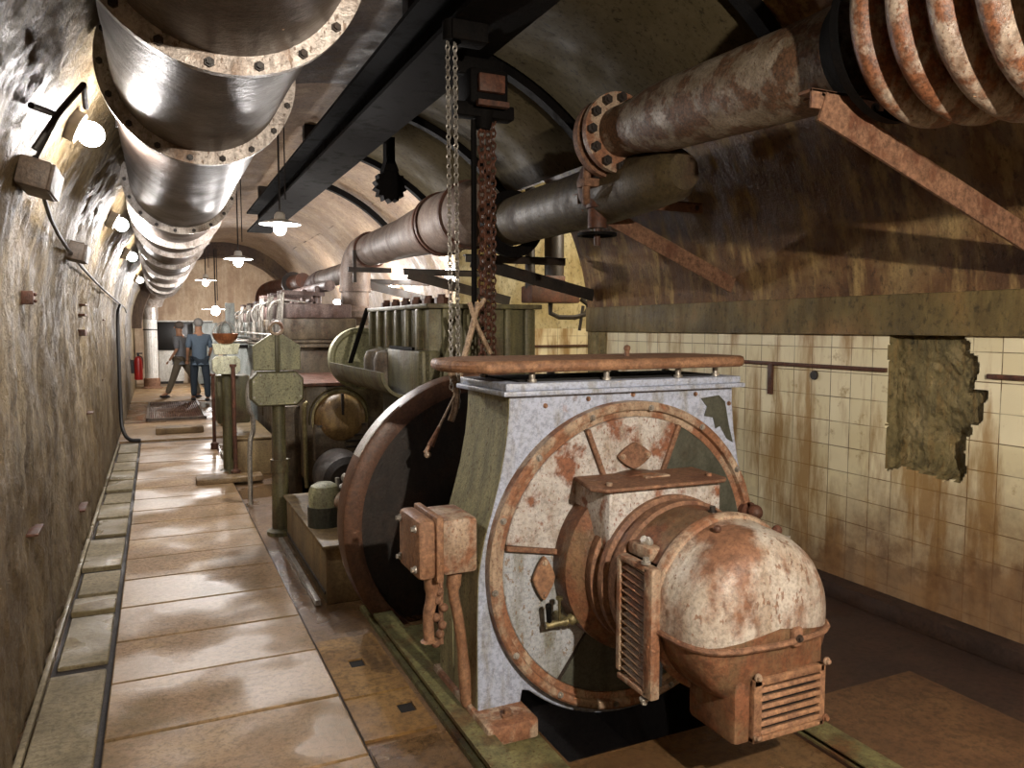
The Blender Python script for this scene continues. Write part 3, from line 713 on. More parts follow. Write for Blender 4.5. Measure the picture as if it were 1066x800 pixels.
# ------------------------------------------------------------------ FLYWHEEL
FX, FZ, FY = 1.70, .56, 4.02
fw = thing('flywheel', (FX, FY+.1, -.28), 'large rust-brown flywheel with a pale worn patch, standing half in the pit behind the generator', 'flywheel')
mb = MB(); mb.lathe((FX, 0, FZ), (0, 1, 0), [(.73, FY), (.805, FY-.005), (.825, FY+.005), (.83, FY+.02), (.83, FY+.15), (.80, FY+.17), (.73, FY+.17)], 96, closed=True); build('rim', mb, 'rim_rust', fw)
mb = MB(); mb.lathe((FX, 0, FZ), (0, 1, 0), [(.735, FY+.10), (.20, FY+.12), (.20, FY+.15), (.735, FY+.15)], 64, closed=True); build('web', mb, 'iron_dark', fw)
mb = MB(); mb.lathe((FX, 0, FZ), (0, 1, 0), [(.001, FY-.05), (.17, FY-.05), (.21, FY), (.21, FY+.2), (.001, FY+.2)], 40); build('hub', mb, 'iron_dark', fw)
mb = MB(); mb.lathe((FX, 0, FZ), (0, 1, 0), [(.826, FY+.02), (.834, FY+.02), (.834, FY+.14), (.826, FY+.14)], 14, R(128), R(152), closed=True); build('worn_patch', mb, 'worn_patch', fw)
mb = MB(); mb.cyl((GX, 3.2, FZ+.1), (GX, FY, FZ), .09, n=24); build('shaft', mb, 'iron_dark', fw)
# guard behind
mb = MB(); mb.box(1.42, 2.2, 4.35, 4.42, -.05, .95, .01); build('bearing_wall', mb, 'green_dark', fw)

# ------------------------------------------------------------------ PLINTHS and pumps on walkway edge
def plinth(x0, x1, y0, y1, h, label):
    p = thing('machine_plinth', ((x0+x1)/2, (y0+y1)/2, 0), label, 'plinth')
    mb = MB(); mb.box(x0, x1, y0, y1, 0, h-.02, .006); build('body', mb, 'concrete_plinth', p)
    mb = MB(); mb.box(x0-.02, x1+.02, y0-.02, y1+.02, h-.02, h, .004); build('top_plate', mb, 'concrete_plinth', p)
    mb = MB(); mb.bar((x0-.05, y0, .02), (x0-.05, y1, .02), .03, .03); build('edge_bar', mb, 'steel_pale', p)
    mb = MB(); mb.box(x0-.008, x0, y0+.02, y1-.02, .06, .075); build('line', mb, 'iron_dark', p)
    return p
plinth(.87, 1.22, 4.50, 6.0, .36, 'ochre boxed machine plinth carrying the small motor, beside the flywheel')
plinth(.78, 1.15, 8.9, 10.6, .42, 'ochre boxed plinth beside the walkway under the cream plate pedestal')
plinth(.92, 1.2, 13.3, 14.6, .45, 'small farthest ochre boxed plinth beside the grating')
# small motor pump
pm = thing('motor_pump', (1.27, 5.15, .30), 'small pale motor pump sitting on the near plinth beside the flywheel', 'pump')
mb = MB(); mb.lathe((1.16, 5.1, .30), (0, 0, 1), [(.001, 0), (.10, 0), (.105, .02), (.10, .12), (.10, .22), (.085, .26), (.05, .28), (.001, .285)], 28); bo = build('body', mb, 'olive_pale', pm)
mb = MB(); mb.lathe((1.16, 5.1, .30), (0, 0, 1), [(.101, .0), (.108, .0), (.108, .13), (.101, .13)], 28, closed=True); build('lower_band', mb, 'green_dark', pm)
mb = MB(); mb.cyl((1.16, 5.1, .46), (1.31, 5.02, .46), .06); mb.lathe((1.31, 5.0, .45), (0, 1, 0), [(.045, -.03), (.085, -.03), (.085, .03), (.045, .03)], 24, closed=True); build('wheel_housing', mb, 'rust_pale', pm)
mb = MB(); mb.cyl((1.25, 5.12, .52), (1.33, 5.12, .56), .022); mb.cyl((1.25, 5.12, .44), (1.25, 5.12, .60), .014); mb.sph((1.30, 5.1, .60), .03); build('fittings', mb, 'steel_pale', pm)
mb = MB()
for i in range(3): mb.lathe((1.33, 4.98, .40+i*.05), (0, 1, 0), [(.015, 0), (.022, 0), (.022, .02), (.015, .02)], 14, closed=True)
mb.cyl((1.33, 5.0, .30), (1.33, 5.0, .42), .03); build('bracket', mb, 'steel_pale', pm)
pm.location = (1.27-.20, 5.15-.12, .36)
mb = MB(); mb.cyl((1.05, 5.5, .36), (1.05, 5.5, .44), .022); mb.cyl((1.02, 5.5, .42), (1.08, 5.5, .42), .01); mb.sph((1.05, 5.5, .445), .02)
tag(build('small_valve', mb, 'iron_dark'), 'small dark valve standing on the near plinth beyond the motor pump', 'valve')

# ------------------------------------------------------------------ instrument pedestals
def octo(cx, cz, w_, h_, ch): return [(cx-w_, cz-h_+ch), (cx-w_+ch, cz-h_), (cx+w_-ch, cz-h_), (cx+w_, cz-h_+ch), (cx+w_, cz+h_-ch), (cx+w_-ch, cz+h_), (cx-w_+ch, cz+h_), (cx-w_, cz+h_-ch)]
ped = thing('switch_pedestal', (.86, 6.2, 0), 'olive pedestal with an octagonal plate and a gabled board, nearest of the pedestals', 'pedestal')
mb = MB(); mb.lathe((.86, 6.25, 0), (0, 0, 1), [(.001, 0), (.11, 0), (.11, .03), (.07, .05), (.062, .5), (.05, .56), (.05, 1.08), (.001, 1.08)], 24); build('column', mb, 'olive', ped)
mb = MB(); mb.lathe((.86, 6.25, 0), (0, 0, 1), [(.05, .50), (.072, .50), (.072, .60), (.05, .60)], 24, closed=True); build('collar', mb, 'olive', ped)
mb = MB(); mb.prism(octo(.845, 1.165, .20, .135, .055), 6.17, 6.30); bxo = build('octagonal_box', mb, 'olive', ped, bevel=.008)
mb = MB(); mb.prism(octo(.845, 1.165, .188, .123, .05), 6.155, 6.17); build('front_plate', mb, 'olive_pale', bxo, bevel=.003)
for a in range(8):
    p = octo(.845, 1.165, .175, .11, .05)[a]; bolt((p[0], 6.155, p[1]), (0, -1, 0), .005, .008, 'steel_pale', bxo)
mb = MB(); mb.prism([(.675, 1.31), (1.03, 1.31), (1.03, 1.50), (.90, 1.585), (.80, 1.585), (.675, 1.50)], 6.20, 6.27); gb = build('gabled_board', mb, 'olive_pale', ped, bevel=.006)
mb = MB(); mb.box(.835, .865, 6.17, 6.20, 1.30, 1.58, .003); build('centre_strip', mb, 'olive', gb)
mb = MB(); mb.lathe((.85, 0, 1.635), (0, 1, 0), [(.035, 6.19), (.052, 6.185), (.062, 6.21), (.052, 6.24), (.035, 6.24)], 24, closed=True); mb.cyl((.85, 6.21, 1.58), (.85, 6.21, 1.60), .02); build('lifting_ring', mb, 'rust_pale', ped)
ped2 = thing('switch_pedestal', (.66, 9.1, 0), 'farther pedestal with a cream octagonal plate under a round copper bowl', 'pedestal')
mb = MB(); mb.lathe((.70, 9.15, 0), (0, 0, 1), [(.001, 0), (.10, 0), (.10, .03), (.055, .05), (.05, 1.12), (.001, 1.12)], 20); build('column', mb, 'olive', ped2)
mb = MB(); mb.box(.60, .95, 9.2, 9.5, .55, 1.1, .02); build('cabinet', mb, 'olive', ped2)
mb = MB(); mb.prism(octo(.70, 1.22, .145, .10, .04), 9.05, 9.15); build('octagonal_box', mb, 'cream_plate', ped2, bevel=.006)
mb = MB(); mb.prism([(.58, 1.34), (.82, 1.34), (.85, 1.46), (.56, 1.46)], 9.06, 9.14); build('upper_plate', mb, 'cream_plate', ped2, bevel=.006)
mb = MB(); mb.lathe((.70, 9.1, 1.46), (0, 0, 1), [(.001, 0), (.07, .0), (.12, .05), (.14, .11), (.13, .115), (.001, .10)], 28); bowl = build('copper_bowl', mb, 'copper', ped2)
mb = MB()
for a in (0, 60, 120): mb.lathe((.70, 9.1, 1.57), (0, 0, 1), [(.0, 0)], 3) if False else mb.tube([(.70+.13*math.cos(R(t))*math.cos(R(a)), 9.1+.13*math.cos(R(t))*math.sin(R(a)), 1.57+.13*math.sin(R(t))) for t in range(0, 181, 15)], .006, n=6)
build('cage', mb, 'steel_pale', bowl)
mb = MB(); mb.sph((.70, 9.1, 1.60), .09); build('glass_dome', mb, 'engine_grey', bowl)
# slim pole stands
for i, (x, y, h, lab) in enumerate(((.73, 8.62, 1.22, 'slim dark post rising from the plank, left of the gabled pedestal'), (.95, 14.0, .9, 'slim dark post by the farthest plinth beside the people'), (.66, 10.8, 1.0, 'slim dark post beside the cream plate pedestal'))):
    mb = MB(); mb.lathe((x, y, .0), (0, 0, 1), [(.001, .086 if i == 0 else 0), (.05, .086 if i == 0 else 0), (.05, .11), (.022, .13), (.022, h), (.035, h), (.035, h+.03), (.001, h+.03)], 14)
    tag(build('slim_post', mb, 'rust_dark'), lab, 'post')
# conduit with white elbow tubes between pedestals
mb = MB(); mb.tube([(.80, 7.3, 1.25), (.74, 7.3, 1.1), (.74, 7.3, .9), (.78, 7.3, .82), (.78, 7.3, .70), (.74, 7.3, .6), (.74, 7.3, .02)], .022, n=10, smooth=2)
tag(build('bent_hose', mb, 'steel_pale'), 'pale bent hose pipe just left behind the gabled pedestal', 'pipe')

# ------------------------------------------------------------------ ENGINES
# nearest: compressor set with tall ribbed olive cooler, round end cover and trough
e1 = thing('cooler_block', (1.9, 5.1, 0), 'tall olive ribbed engine block behind the flywheel under the chain hoist', 'engine')
mb = MB(); mb.box(1.52, 2.25, 4.50, 5.85, 1.22, 1.76, .01); body = build('casing', mb, 'olive', e1)
mb = MB(); mb.box(1.49, 2.28, 4.46, 5.90, 1.76, 1.79, .006); build('top_flange', mb, 'olive', e1)
mb = MB(); mb.box(1.58, 2.2, 4.55, 5.8, .0, 1.22, .01); build('base', mb, 'green_dark', e1)
for i in range(6):
    y = 4.62+i*.235
    mb = MB(); mb.box(1.485, 1.53, y, y+.05, 1.50, 1.76, .008); build('side_rib', mb, 'olive', body)
for i in range(5):
    x = 1.60+i*.14
    mb = MB(); mb.box(x, x+.05, 4.465, 4.51, 1.0, 1.76, .008); build('end_rib', mb, 'olive', body)
mb = MB(); mb.box(1.44, 1.58, 4.46, 5.15, 1.20, 1.50, .012); build('side_door', mb, 'olive', body)
for i in range(6):
    y = 4.55+i*.25
    mb = MB(); mb.cyl((1.62, y, 1.79), (1.62, y, 1.83), .045, n=6); mb.cyl((1.62, y, 1.83), (1.62, y, 1.85), .025, n=12); build('cap_nut', mb, 'rust_dark', e1)
for i in range(2):
    y = 5.25+i*.28
    mb = MB(); mb.lathe((1.46, y, 1.22), (0, 0, 1), [(.001, 0), (.09, 0), (.09, .2), (.07, .25), (.001, .27)], 18); build('cylinder', mb, 'engine_brown', e1)
mb = MB(); mb.lathe((1.44, 0, 1.36), (0, 1, 0), [(.15, 4.7), (.17, 4.7), (.17, 6.3), (.15, 6.3)], 20, R(180), R(360), closed=True); build('trough', mb, 'olive', e1)
wm = MB(); wm.lathe((1.56, 0, 1.38), (0, 1, 0), [(.001, 6.42), (.21, 6.42), (.23, 6.40), (.26, 6.40), (.26, 6.50), (.23, 6.50), (.001, 6.48)], 48); build('pulley', wm, 'olive_pale', e1)
mb = MB(); mb.bar((1.50, 5.92, 1.79), (1.40, 6.1, 1.36), .04, .012); build('strap', mb, 'black_iron', e1)
mb = MB(); mb.bar((1.45, 4.6, 1.51), (1.45, 5.1, 1.51), .02, .02); build('door_hinge', mb, 'black_iron', e1)
# auxiliary compressor with rounded door
ac = thing('auxiliary_compressor', (1.42, 6.9, 0), 'squat brown compressor with a round-topped end cover, right of the gabled pedestal', 'compressor')
mb = MB(); mb.box(1.13, 1.95, 6.62, 8.1, .32, 1.14, .02); build('casing', mb, 'engine_brown', ac)
mb = MB(); mb.box(1.10, 1.98, 6.60, 8.12, 1.14, 1.17, .006); build('top_plate', mb, 'rust_dark', ac)
mb = MB(); mb.box(1.2, 2.0, 6.7, 8.2, 0, .32, .02); build('base', mb, 'iron_dark', ac)
mb = MB(); mb.lathe((1.42, 0, .86), (0, 1, 0), [(.001, 6.50), (.10, 6.50), (.17, 6.52), (.21, 6.56), (.225, 6.62)], 40); dr = build('end_cover', mb, 'brown_gold', ac)
mb = MB(); mb.lathe((1.42, 0, .86), (0, 1, 0), [(.225, 6.60), (.245, 6.60), (.245, 6.63), (.225, 6.63)], 48, closed=True); mb.lathe((1.42, 0, .86), (0, 1, 0), [(.255, 6.61), (.265, 6.60), (.27, 6.63)], 48, R(0), R(190), closed=True); build('hoop', mb, 'brass_dull', ac)
mb = MB(); mb.box(1.19, 1.65, 6.54, 6.63, .50, .82, .02); build('lower_cover', mb, 'engine_brown', ac)
mb = MB(); mb.box(1.21, 1.62, 6.525, 6.545, .80, .815); mb.box(1.41, 1.43, 6.49, 6.52, .9, 1.08); build('cover_strap', mb, 'iron_dark', ac)
for i in range(4): 
    mb = MB(); mb.box(1.45, 1.6, 6.525, 6.55, .56+i*.05, .575+i*.05); build('slot', mb, 'iron_dark', ac)
mb = MB(); mb.tube([(1.13, 6.5, 1.02), (1.10, 6.5, 1.0), (1.10, 6.5, .9), (1.11, 6.5, .3)], .018, n=8, smooth=2); build('drain_pipe', mb, 'brass_dull', ac)
# dark tank lying in front of it
mb = MB(); mb.lathe((1.35, 0, .42), (0, 1, 0), [(.001, 5.98), (.15, 5.98), (.2, 6.02), (.21, 6.1), (.21, 6.42), (.18, 6.46), (.001, 6.46)], 32)
mb.box(1.2, 1.5, 6.05, 6.4, 0, .25)
tag(build('lying_tank', mb, 'iron_dark'), 'dark lying tank on the floor below the round-topped compressor cover', 'tank')
mb = MB(); mb.box(1.0, 1.14, 6.9, 7.8, 0, .95, .01); tag(build('switch_cabinet', mb, 'engine_brown'), 'narrow brown cabinet just behind the gabled pedestal, left of the compressor', 'cabinet')

def engine(y0, y1, xc, wd, deck, cyls, label, mbody, mhead, mcr, headh=.26, seed=0):
    rr = random.Random(seed)
    e = thing('diesel_engine', (xc, (y0+y1)/2, 0), label, 'engine')
    x0, x1 = xc-wd/2, xc+wd/2
    mb = MB(); mb.box(x0-.08, x1+.08, y0, y1, 0, .30, .02); build('bedplate', mb, mcr, e)
    mb = MB(); mb.box(x0, x1, y0+.04, y1-.04, .30, deck-.08, .02); ck = build('crankcase', mb, mcr, e)
    mb = MB(); mb.box(x0-.12, x1+.06, y0-.02, y1+.02, deck-.08, deck-.05, .005); mb.box(x0-.10, x1+.04, y0, y1, deck-.03, deck, .005); mb.box(x0-.05, x1, y0+.02, y1-.02, deck-.05, deck-.03); build('deck', mb, mbody, e)
    L = (y1-y0)/cyls
    for i in range(cyls):
        yc = y0+L*(i+.5); hl = L*.40
        mb = MB(); mb.box(x0+.02, x1-.04, yc-hl, yc+hl, deck, deck+headh, .025); hd = build('cylinder_jacket', mb, mbody, e)
        mb = MB(); mb.box(x0+.08, x0+.2, yc-hl*.5, yc+hl*.5, deck+.05, deck+headh-.05) ; build('jacket_door', mb, mhead, hd)
        mb = MB(); mb.box(x0+.06, x1-.08, yc-hl*.8, yc+hl*.8, deck+headh, deck+headh+.16, .02); build('cylinder_head', mb, mhead, e)
        mb = MB(); mb.box(x0-.015, x0+.01, yc-hl*.8, yc+hl*.8, .5, deck-.2, .006); dd = build('crankcase_door', mb, mcr, ck)
        # fuel pump, rods, rockers
        mb = MB(); mb.cyl((x0-.06, yc, deck), (x0-.06, yc, deck+.14), .035); mb.cyl((x0-.06, yc, deck+.14), (x0-.06, yc, deck+.22), .02); build('fuel_pump', mb, 'steel_pale', e)
        mb = MB(); mb.tube([(x0-.06, yc, deck+.2), (x0-.10, yc, deck+.32), (x0-.02, yc, deck+headh+.22), (xc-.1, yc, deck+headh+.18)], .010, n=6, smooth=2); build('fuel_pipe', mb, 'steel_pale', e)
        for q in (-.35, -.12, .12, .35):
            mb = MB(); yy = yc+q*hl*1.6; mb.cyl((x0+.02, yy, deck+.1), (x0+.05, yy, deck+headh+.28), .012); build('push_rod', mb, 'steel_pale', e)
        mb = MB(); mb.bar((x0+.03, yc-.12, deck+headh+.29), (xc+.08, yc-.12, deck+headh+.27), .03, .04); mb.bar((x0+.03, yc+.12, deck+headh+.29), (xc+.08, yc+.12, deck+headh+.27), .03, .04)
        mb.cyl((xc-.06, yc-.15, deck+headh+.2), (xc-.06, yc+.15, deck+headh+.2), .02); build('rocker_arms', mb, mhead, e)
        mb = MB(); mb.lathe((xc+.02, yc, deck+headh+.16), (0, 0, 1), [(.001, 0), (.05, 0), (.05, .1), (.03, .14), (.03, .2), (.001, .21)], 14); build('valve_cage', mb, mhead, e)
    mb = MB(); mb.tube([(xc+.1, y0+.1, deck+headh+.36), (xc+.1, y1-.1, deck+headh+.36)], .06, n=14); build('manifold', mb, mhead, e)
    mb = MB(); mb.cyl((x0-.1, y0, deck+.06), (x0-.1, y1, deck+.06), .012); build('control_rod', mb, 'steel_pale', e)
    return e
engine(8.5, 11.0, 1.66, .86, 1.50, 3, 'brown diesel engine with mauve heads, directly beyond the compressor', 'engine_brown', 'engine_mauve', 'engine_brown', .24, 1)
engine(11.9, 14.9, 1.78, .85, 1.50, 3, 'grey-green diesel engine in the middle of the row', 'engine_grey', 'engine_mauve', 'engine_grey', .22, 2)
engine(15.8, 19.2, 1.95, .9, 1.45, 3, 'farthest small looking diesel engine, silhouetted by the bright lamp', 'engine_grey', 'engine_grey', 'engine_grey', .2, 3)
# grey end box of the middle engine
cb_ = thing('control_cabinet', (1.08, 11.4, 0), 'grey control cabinet with a dark name slot, between the cream and the olive pedestals', 'cabinet')
mb = MB(); mb.box(.86, 1.34, 11.1, 11.75, 0, 1.44, .015); build('body', mb, 'engine_grey', cb_)
mb = MB(); mb.box(.83, 1.37, 11.07, 11.78, 1.44, 1.47, .004); build('top_ledge', mb, 'steel_pale', cb_)
mb = MB(); mb.box(.92, 1.14, 11.085, 11.1, 1.36, 1.40); build('slot', mb, 'black_iron', cb_)
mb = MB(); mb.box(.95, 1.08, 12.2, 12.3, 0, 2.0, .01); tag(build('upright_stanchion', mb, 'engine_grey'), 'pale grey upright beside the copper bowl', 'post')
# ------------------------------------------------------------------ VENTILATION DUCT
DX, DZ, DR = .20, 2.73, .345
du = thing('ventilation_duct', (DX, 10, DZ-DR), 'fat grey riveted ventilation duct hung along the left side of the vault', 'duct')
ry = [0.2, 2.29, 3.58, 6.3, 7.5, 8.5, 10.2, 12.5, 15.0, 18.0, 20.5]
for i, (a, b2) in enumerate(zip(ry, ry[1:])):
    rs = DR*(1.0 if i % 2 == 0 else .985)
    mb = MB(); mb.lathe((DX, 0, DZ), (0, 1, 0), [(rs, a), (rs, a+.12), (rs+.004, a+.125), (rs+.004, (a+b2)/2), (rs, (a+b2)/2+.005), (rs, b2)], 64); build('duct_section', mb, 'duct_metal', du)
for i, y in enumerate(ry):
    mb = MB(); mb.lathe((DX, 0, DZ), (0, 1, 0), [(DR-.01, y-.014), (DR+.05, y-.014), (DR+.05, y+.014), (DR-.01, y+.014)], 72, closed=True); fl_ = build('flange', mb, 'duct_flange', du)
    if y < 6.5:
        for k in range(18):
            a = 2*PI*k/18+.05
            mb = MB(); p = (DX+(DR+.028)*math.cos(a), y, DZ+(DR+.028)*math.sin(a))
            mb.cyl((p[0], y-.03, p[2]), (p[0], y+.03, p[2]), .009, n=6); mb.cyl((p[0], y-.022, p[2]), (p[0], y+.022, p[2]), .014, n=6); build('bolt', mb, 'iron_dark', fl_)
for y in (1.2, 4.6, 9.3, 14):
    mb = MB(); mb.lathe((DX, 0, DZ), (0, 1, 0), [(DR+.003, y), (DR+.012, y), (DR+.012, y+.05), (DR+.003, y+.05)], 40, R(-5), R(185), closed=True); 
    mb.bar((DX-.2, y+.025, DZ+.29), (DX-.2, y+.025, 3.12), .03, .01, upv=(0, 1, 0)); mb.bar((DX+.3, y+.025, DZ+.2), (DX+.3, y+.025, 3.35), .03, .01, upv=(0, 1, 0)); build('hanger_strap', mb, 'iron_dark', du)
mb = MB(); mb.tube([(DX, 20.5, DZ), (DX-.02, 21.2, DZ), (DX-.1, 21.9, DZ-.05), (-.13, 22.3, DZ-.4), (-.13, 22.3, DZ-.9)], [.345, .34, .3, .2, .17], n=28, smooth=3); build('elbow', mb, 'duct_flange', du)
pp = thing('perforated_downpipe', (-.13, 22.3, 0), 'white perforated vertical pipe at the far end of the left wall', 'pipe')
mb = MB(); mb.cyl((-.13, 22.3, .30), (-.13, 22.3, 1.85), .165, n=32); dp = build('pipe', mb, 'perforated', pp)
mb = MB()
for i in range(6):
    for k in range(26):
        a = R(215+i*20); z = .45+k*.05
        mb.cyl((-.13+.163*math.cos(a), 22.3+.163*math.sin(a), z), (-.13+.168*math.cos(a), 22.3+.168*math.sin(a), z), .009, n=6)
o = build('perforation_shade', mb, 'recess_shade', dp)  # black studs painted for the shade in the pipe's holes
mb = MB(); mb.lathe((-.13, 22.3, 0), (0, 0, 1), [(.001, 0), (.26, 0), (.26, .05), (.2, .08), (.2, .28), (.18, .30), (.001, .30)], 28); build('foot', mb, 'rust_full', pp)
mb = MB(); mb.lathe((-.13, 22.3, 1.55), (0, 0, 1), [(.165, 0), (.18, 0), (.18, .03), (.165, .03)], 28, closed=True); build('clamp', mb, 'iron_dark', pp)

# ------------------------------------------------------------------ EXHAUST PIPE on right
XP = 2.50
ex = thing('exhaust_pipe', (XP, 3.0, 2.45), 'corroded pale exhaust pipe ending in a big bellows at the top right', 'pipe')
ZP = 2.72
mb = MB(); mb.lathe((XP+.02, 0, ZP), (0, 1, 0), [(.145, 3.95), (.15, 3.75), (.18, 3.5), (.185, 3.2), (.19, 2.8), (.195, 2.42), (.20, 2.2)], 40)
for v in mb.b.verts: v.co.z += max(0, v.co.y-2.3)*.045
build('tube', mb, 'pipe_pale', ex)
mb = MB(); mb.lathe((XP+.02, 0, ZP+.07), (0, 1, 0), [(.13, 3.93), (.235, 3.93), (.235, 3.97), (.13, 3.97)], 40, closed=True); f1 = build('flange', mb, 'rust_pale', ex)
mb = MB(); mb.lathe((XP+.02, 0, ZP+.06), (0, 1, 0), [(.001, 4.03), (.235, 4.03), (.235, 4.08), (.001, 4.08)], 40, closed=True); f2 = build('flange', mb, 'rust_full', ex)
for k in range(12):
    a = 2*PI*k/12
    mb = MB(); p = (XP+.02+.20*math.cos(a), 0, ZP+.07+.20*math.sin(a)); mb.cyl((p[0], 3.89, p[2]), (p[0], 4.11, p[2]), .016, n=6); mb.cyl((p[0], 3.90, p[2]), (p[0], 3.93, p[2]), .03, n=6); build('bolt', mb, 'iron_dark', f1)
# cone and bellows
mb = MB(); mb.lathe((XP+.02, 0, ZP), (0, 1, 0), [(.20, 2.24), (.26, 2.12), (.31, 2.09), (.31, 2.05)], 48); build('cone', mb, 'black_iron', ex)
prof = [(.30, 2.06)]
for i in range(4):
    yc = 1.98-i*.165
    for k in range(11):
        a = -PI/2+PI*k/10
        prof.append((.29+.028*i+.085*math.cos(a), yc-.055*math.sin(a)))
prof += [(.36, 1.40), (.36, 1.36)]
mb = MB(); mb.lathe((XP+.08, 0, ZP+.03), (0, 1, 0), prof, 64); build('bellows', mb, 'bellows', ex)
mb = MB(); mb.lathe((XP+.08, 0, ZP+.03), (0, 1, 0), [(.36, 1.40), (.44, 1.38), (.47, 1.34), (.47, .4), (.40, .3)], 56); build('silencer', mb, 'rust_pale', ex)
# lower pipe
lp = thing('lower_exhaust_pipe', (2.62, 5.5, 2.28), 'dark olive lower exhaust pipe with a valve body under the flanged joint', 'pipe')
mb = MB(); mb.lathe((2.66, 0, 2.50), (0, 1, 0), [(.001, 3.5), (.10, 3.5), (.15, 3.58), (.175, 3.9), (.19, 4.3), (.19, 5.85), (.001, 5.85)], 36); build('tube', mb, 'pipe_olive', lp)
mb = MB(); mb.lathe((2.66, 0, 2.48), (0, 1, 0), [(.18, 5.72), (.27, 5.72), (.27, 5.78), (.18, 5.78)], 36, closed=True); build('flange', mb, 'black_iron', lp)
mb = MB(); mb.sph((2.60, 4.28, 2.54), .19, 14, (.8, .7, 1.0)); mb.lathe((2.56, 4.22, 2.42), (0, 0, 1), [(.001, -.03), (.085, -.03), (.085, .02), (.06, .04), (.06, .4)], 20); vb = build('valve_body', mb, 'rust_dark', lp)
mb = MB(); mb.cyl((2.56, 4.25, 2.40), (2.56, 4.25, 2.27), .06); mb.cyl((2.56, 4.25, 2.27), (2.56, 4.25, 2.16), .02); build('valve_stem', mb, 'rust_dark', lp)
mb = MB(); mb.lathe((2.56, 4.25, 2.23), (0, 0, 1), [(.10, -.008), (.125, -.008), (.125, .008), (.10, .008)], 28, closed=True)
for k in range(4): mb.cyl((2.56, 4.25, 2.23), (2.56+.11*math.cos(k*PI/2), 4.25+.11*math.sin(k*PI/2), 2.23), .008, n=6)
build('handwheel', mb, 'black_iron', lp)
mb = MB(); mb.tube([(2.42, 4.12, 2.75), (2.40, 4.12, 2.5), (2.45, 4.2, 2.42)], .025, n=10, smooth=2); mb.box(2.38, 2.50, 4.1, 4.2, 2.50, 2.55, .006); build('bypass', mb, 'rust_full', lp)
# insulated far part of pipe with elbow down
ip = thing('insulated_pipe', (2.5, 7.5, 2.3), 'thick wrapped pale exhaust pipe bending down to the brown engine', 'pipe')
mb = MB(); mb.lathe((2.52, 0, 2.62), (0, 1, 0), [(.001, 6.05), (.22, 6.05), (.275, 6.15), (.28, 6.9), (.25, 7.4), (.215, 8.2), (.20, 9.8)], 40); build('tube', mb, 'pipe_wrap', ip)
for y, q in ((6.3, .27), (6.95, .27), (7.05, .265), (9.7, .20)):
    mb = MB(); mb.lathe((2.52, 0, 2.62), (0, 1, 0), [(q-.02, y), (q+.03, y), (q+.03, y+.04), (q-.02, y+.04)], 40, closed=True); build('band', mb, 'rust_dark', ip)
el = [(2.52, 9.75, 2.64), (2.51, 9.95, 2.64), (2.48, 10.12, 2.60), (2.44, 10.2, 2.48), (2.42, 10.2, 2.3), (2.42, 10.2, 2.1)]
mb = MB(); mb.tube(el, .20, n=28, smooth=2); build('elbow', mb, 'pipe_wrap', ip)
mb = MB(); mb.lathe((2.42, 10.2, 0), (0, 0, 1), [(.001, 2.16), (.21, 2.16), (.21, 2.11), (.185, 2.10), (.185, 1.92), (.26, 1.85), (.26, 1.77), (.15, 1.66), (.001, 1.66)], 32); build('down_section', mb, 'pipe_wrap', ip)
mb = MB(); mb.box(2.26, 2.30, 9.6, 9.64, 2.2, 2.6); mb.box(2.2, 2.75, 9.6, 9.66, 2.33, 2.39); build('clamp', mb, 'iron_dark', ip)
# farther pipes
fp = thing('far_exhaust_pipe', (2.5, 12, 2.2), 'farther dark exhaust pipe with hooped elbow over the middle engine', 'pipe')
mb = MB(); mb.cyl((2.52, 10.9, 2.42), (2.52, 12.9, 2.42), .15, n=28); build('tube', mb, 'pipe_wrap', fp)
mb = MB(); mb.tube([(2.52, 12.8, 2.42), (2.52, 13.1, 2.42), (2.46, 13.3, 2.36), (2.40, 13.3, 2.2), (2.36, 13.3, 1.9)], .16, n=24, smooth=2); build('elbow', mb, 'engine_mauve', fp)
fp2 = thing('last_exhaust_pipe', (2.4, 15, 2.0), 'small dark hooked exhaust bend farthest along the row', 'pipe')
mb = MB(); mb.tube([(2.5, 14.6, 2.5), (2.45, 16.8, 2.5), (2.3, 17.4, 2.5), (2.15, 17.7, 2.4), (2.12, 17.7, 2.1), (2.12, 17.7, 1.8)], .14, n=20, smooth=2); build('tube', mb, 'rust_dark', fp2)
mb = MB(); mb.lathe((2.48, 0, 2.5), (0, 1, 0), [(.12, 15.6), (.22, 15.6), (.22, 15.66), (.12, 15.66)], 24, closed=True); build('flange', mb, 'iron_dark', fp2)

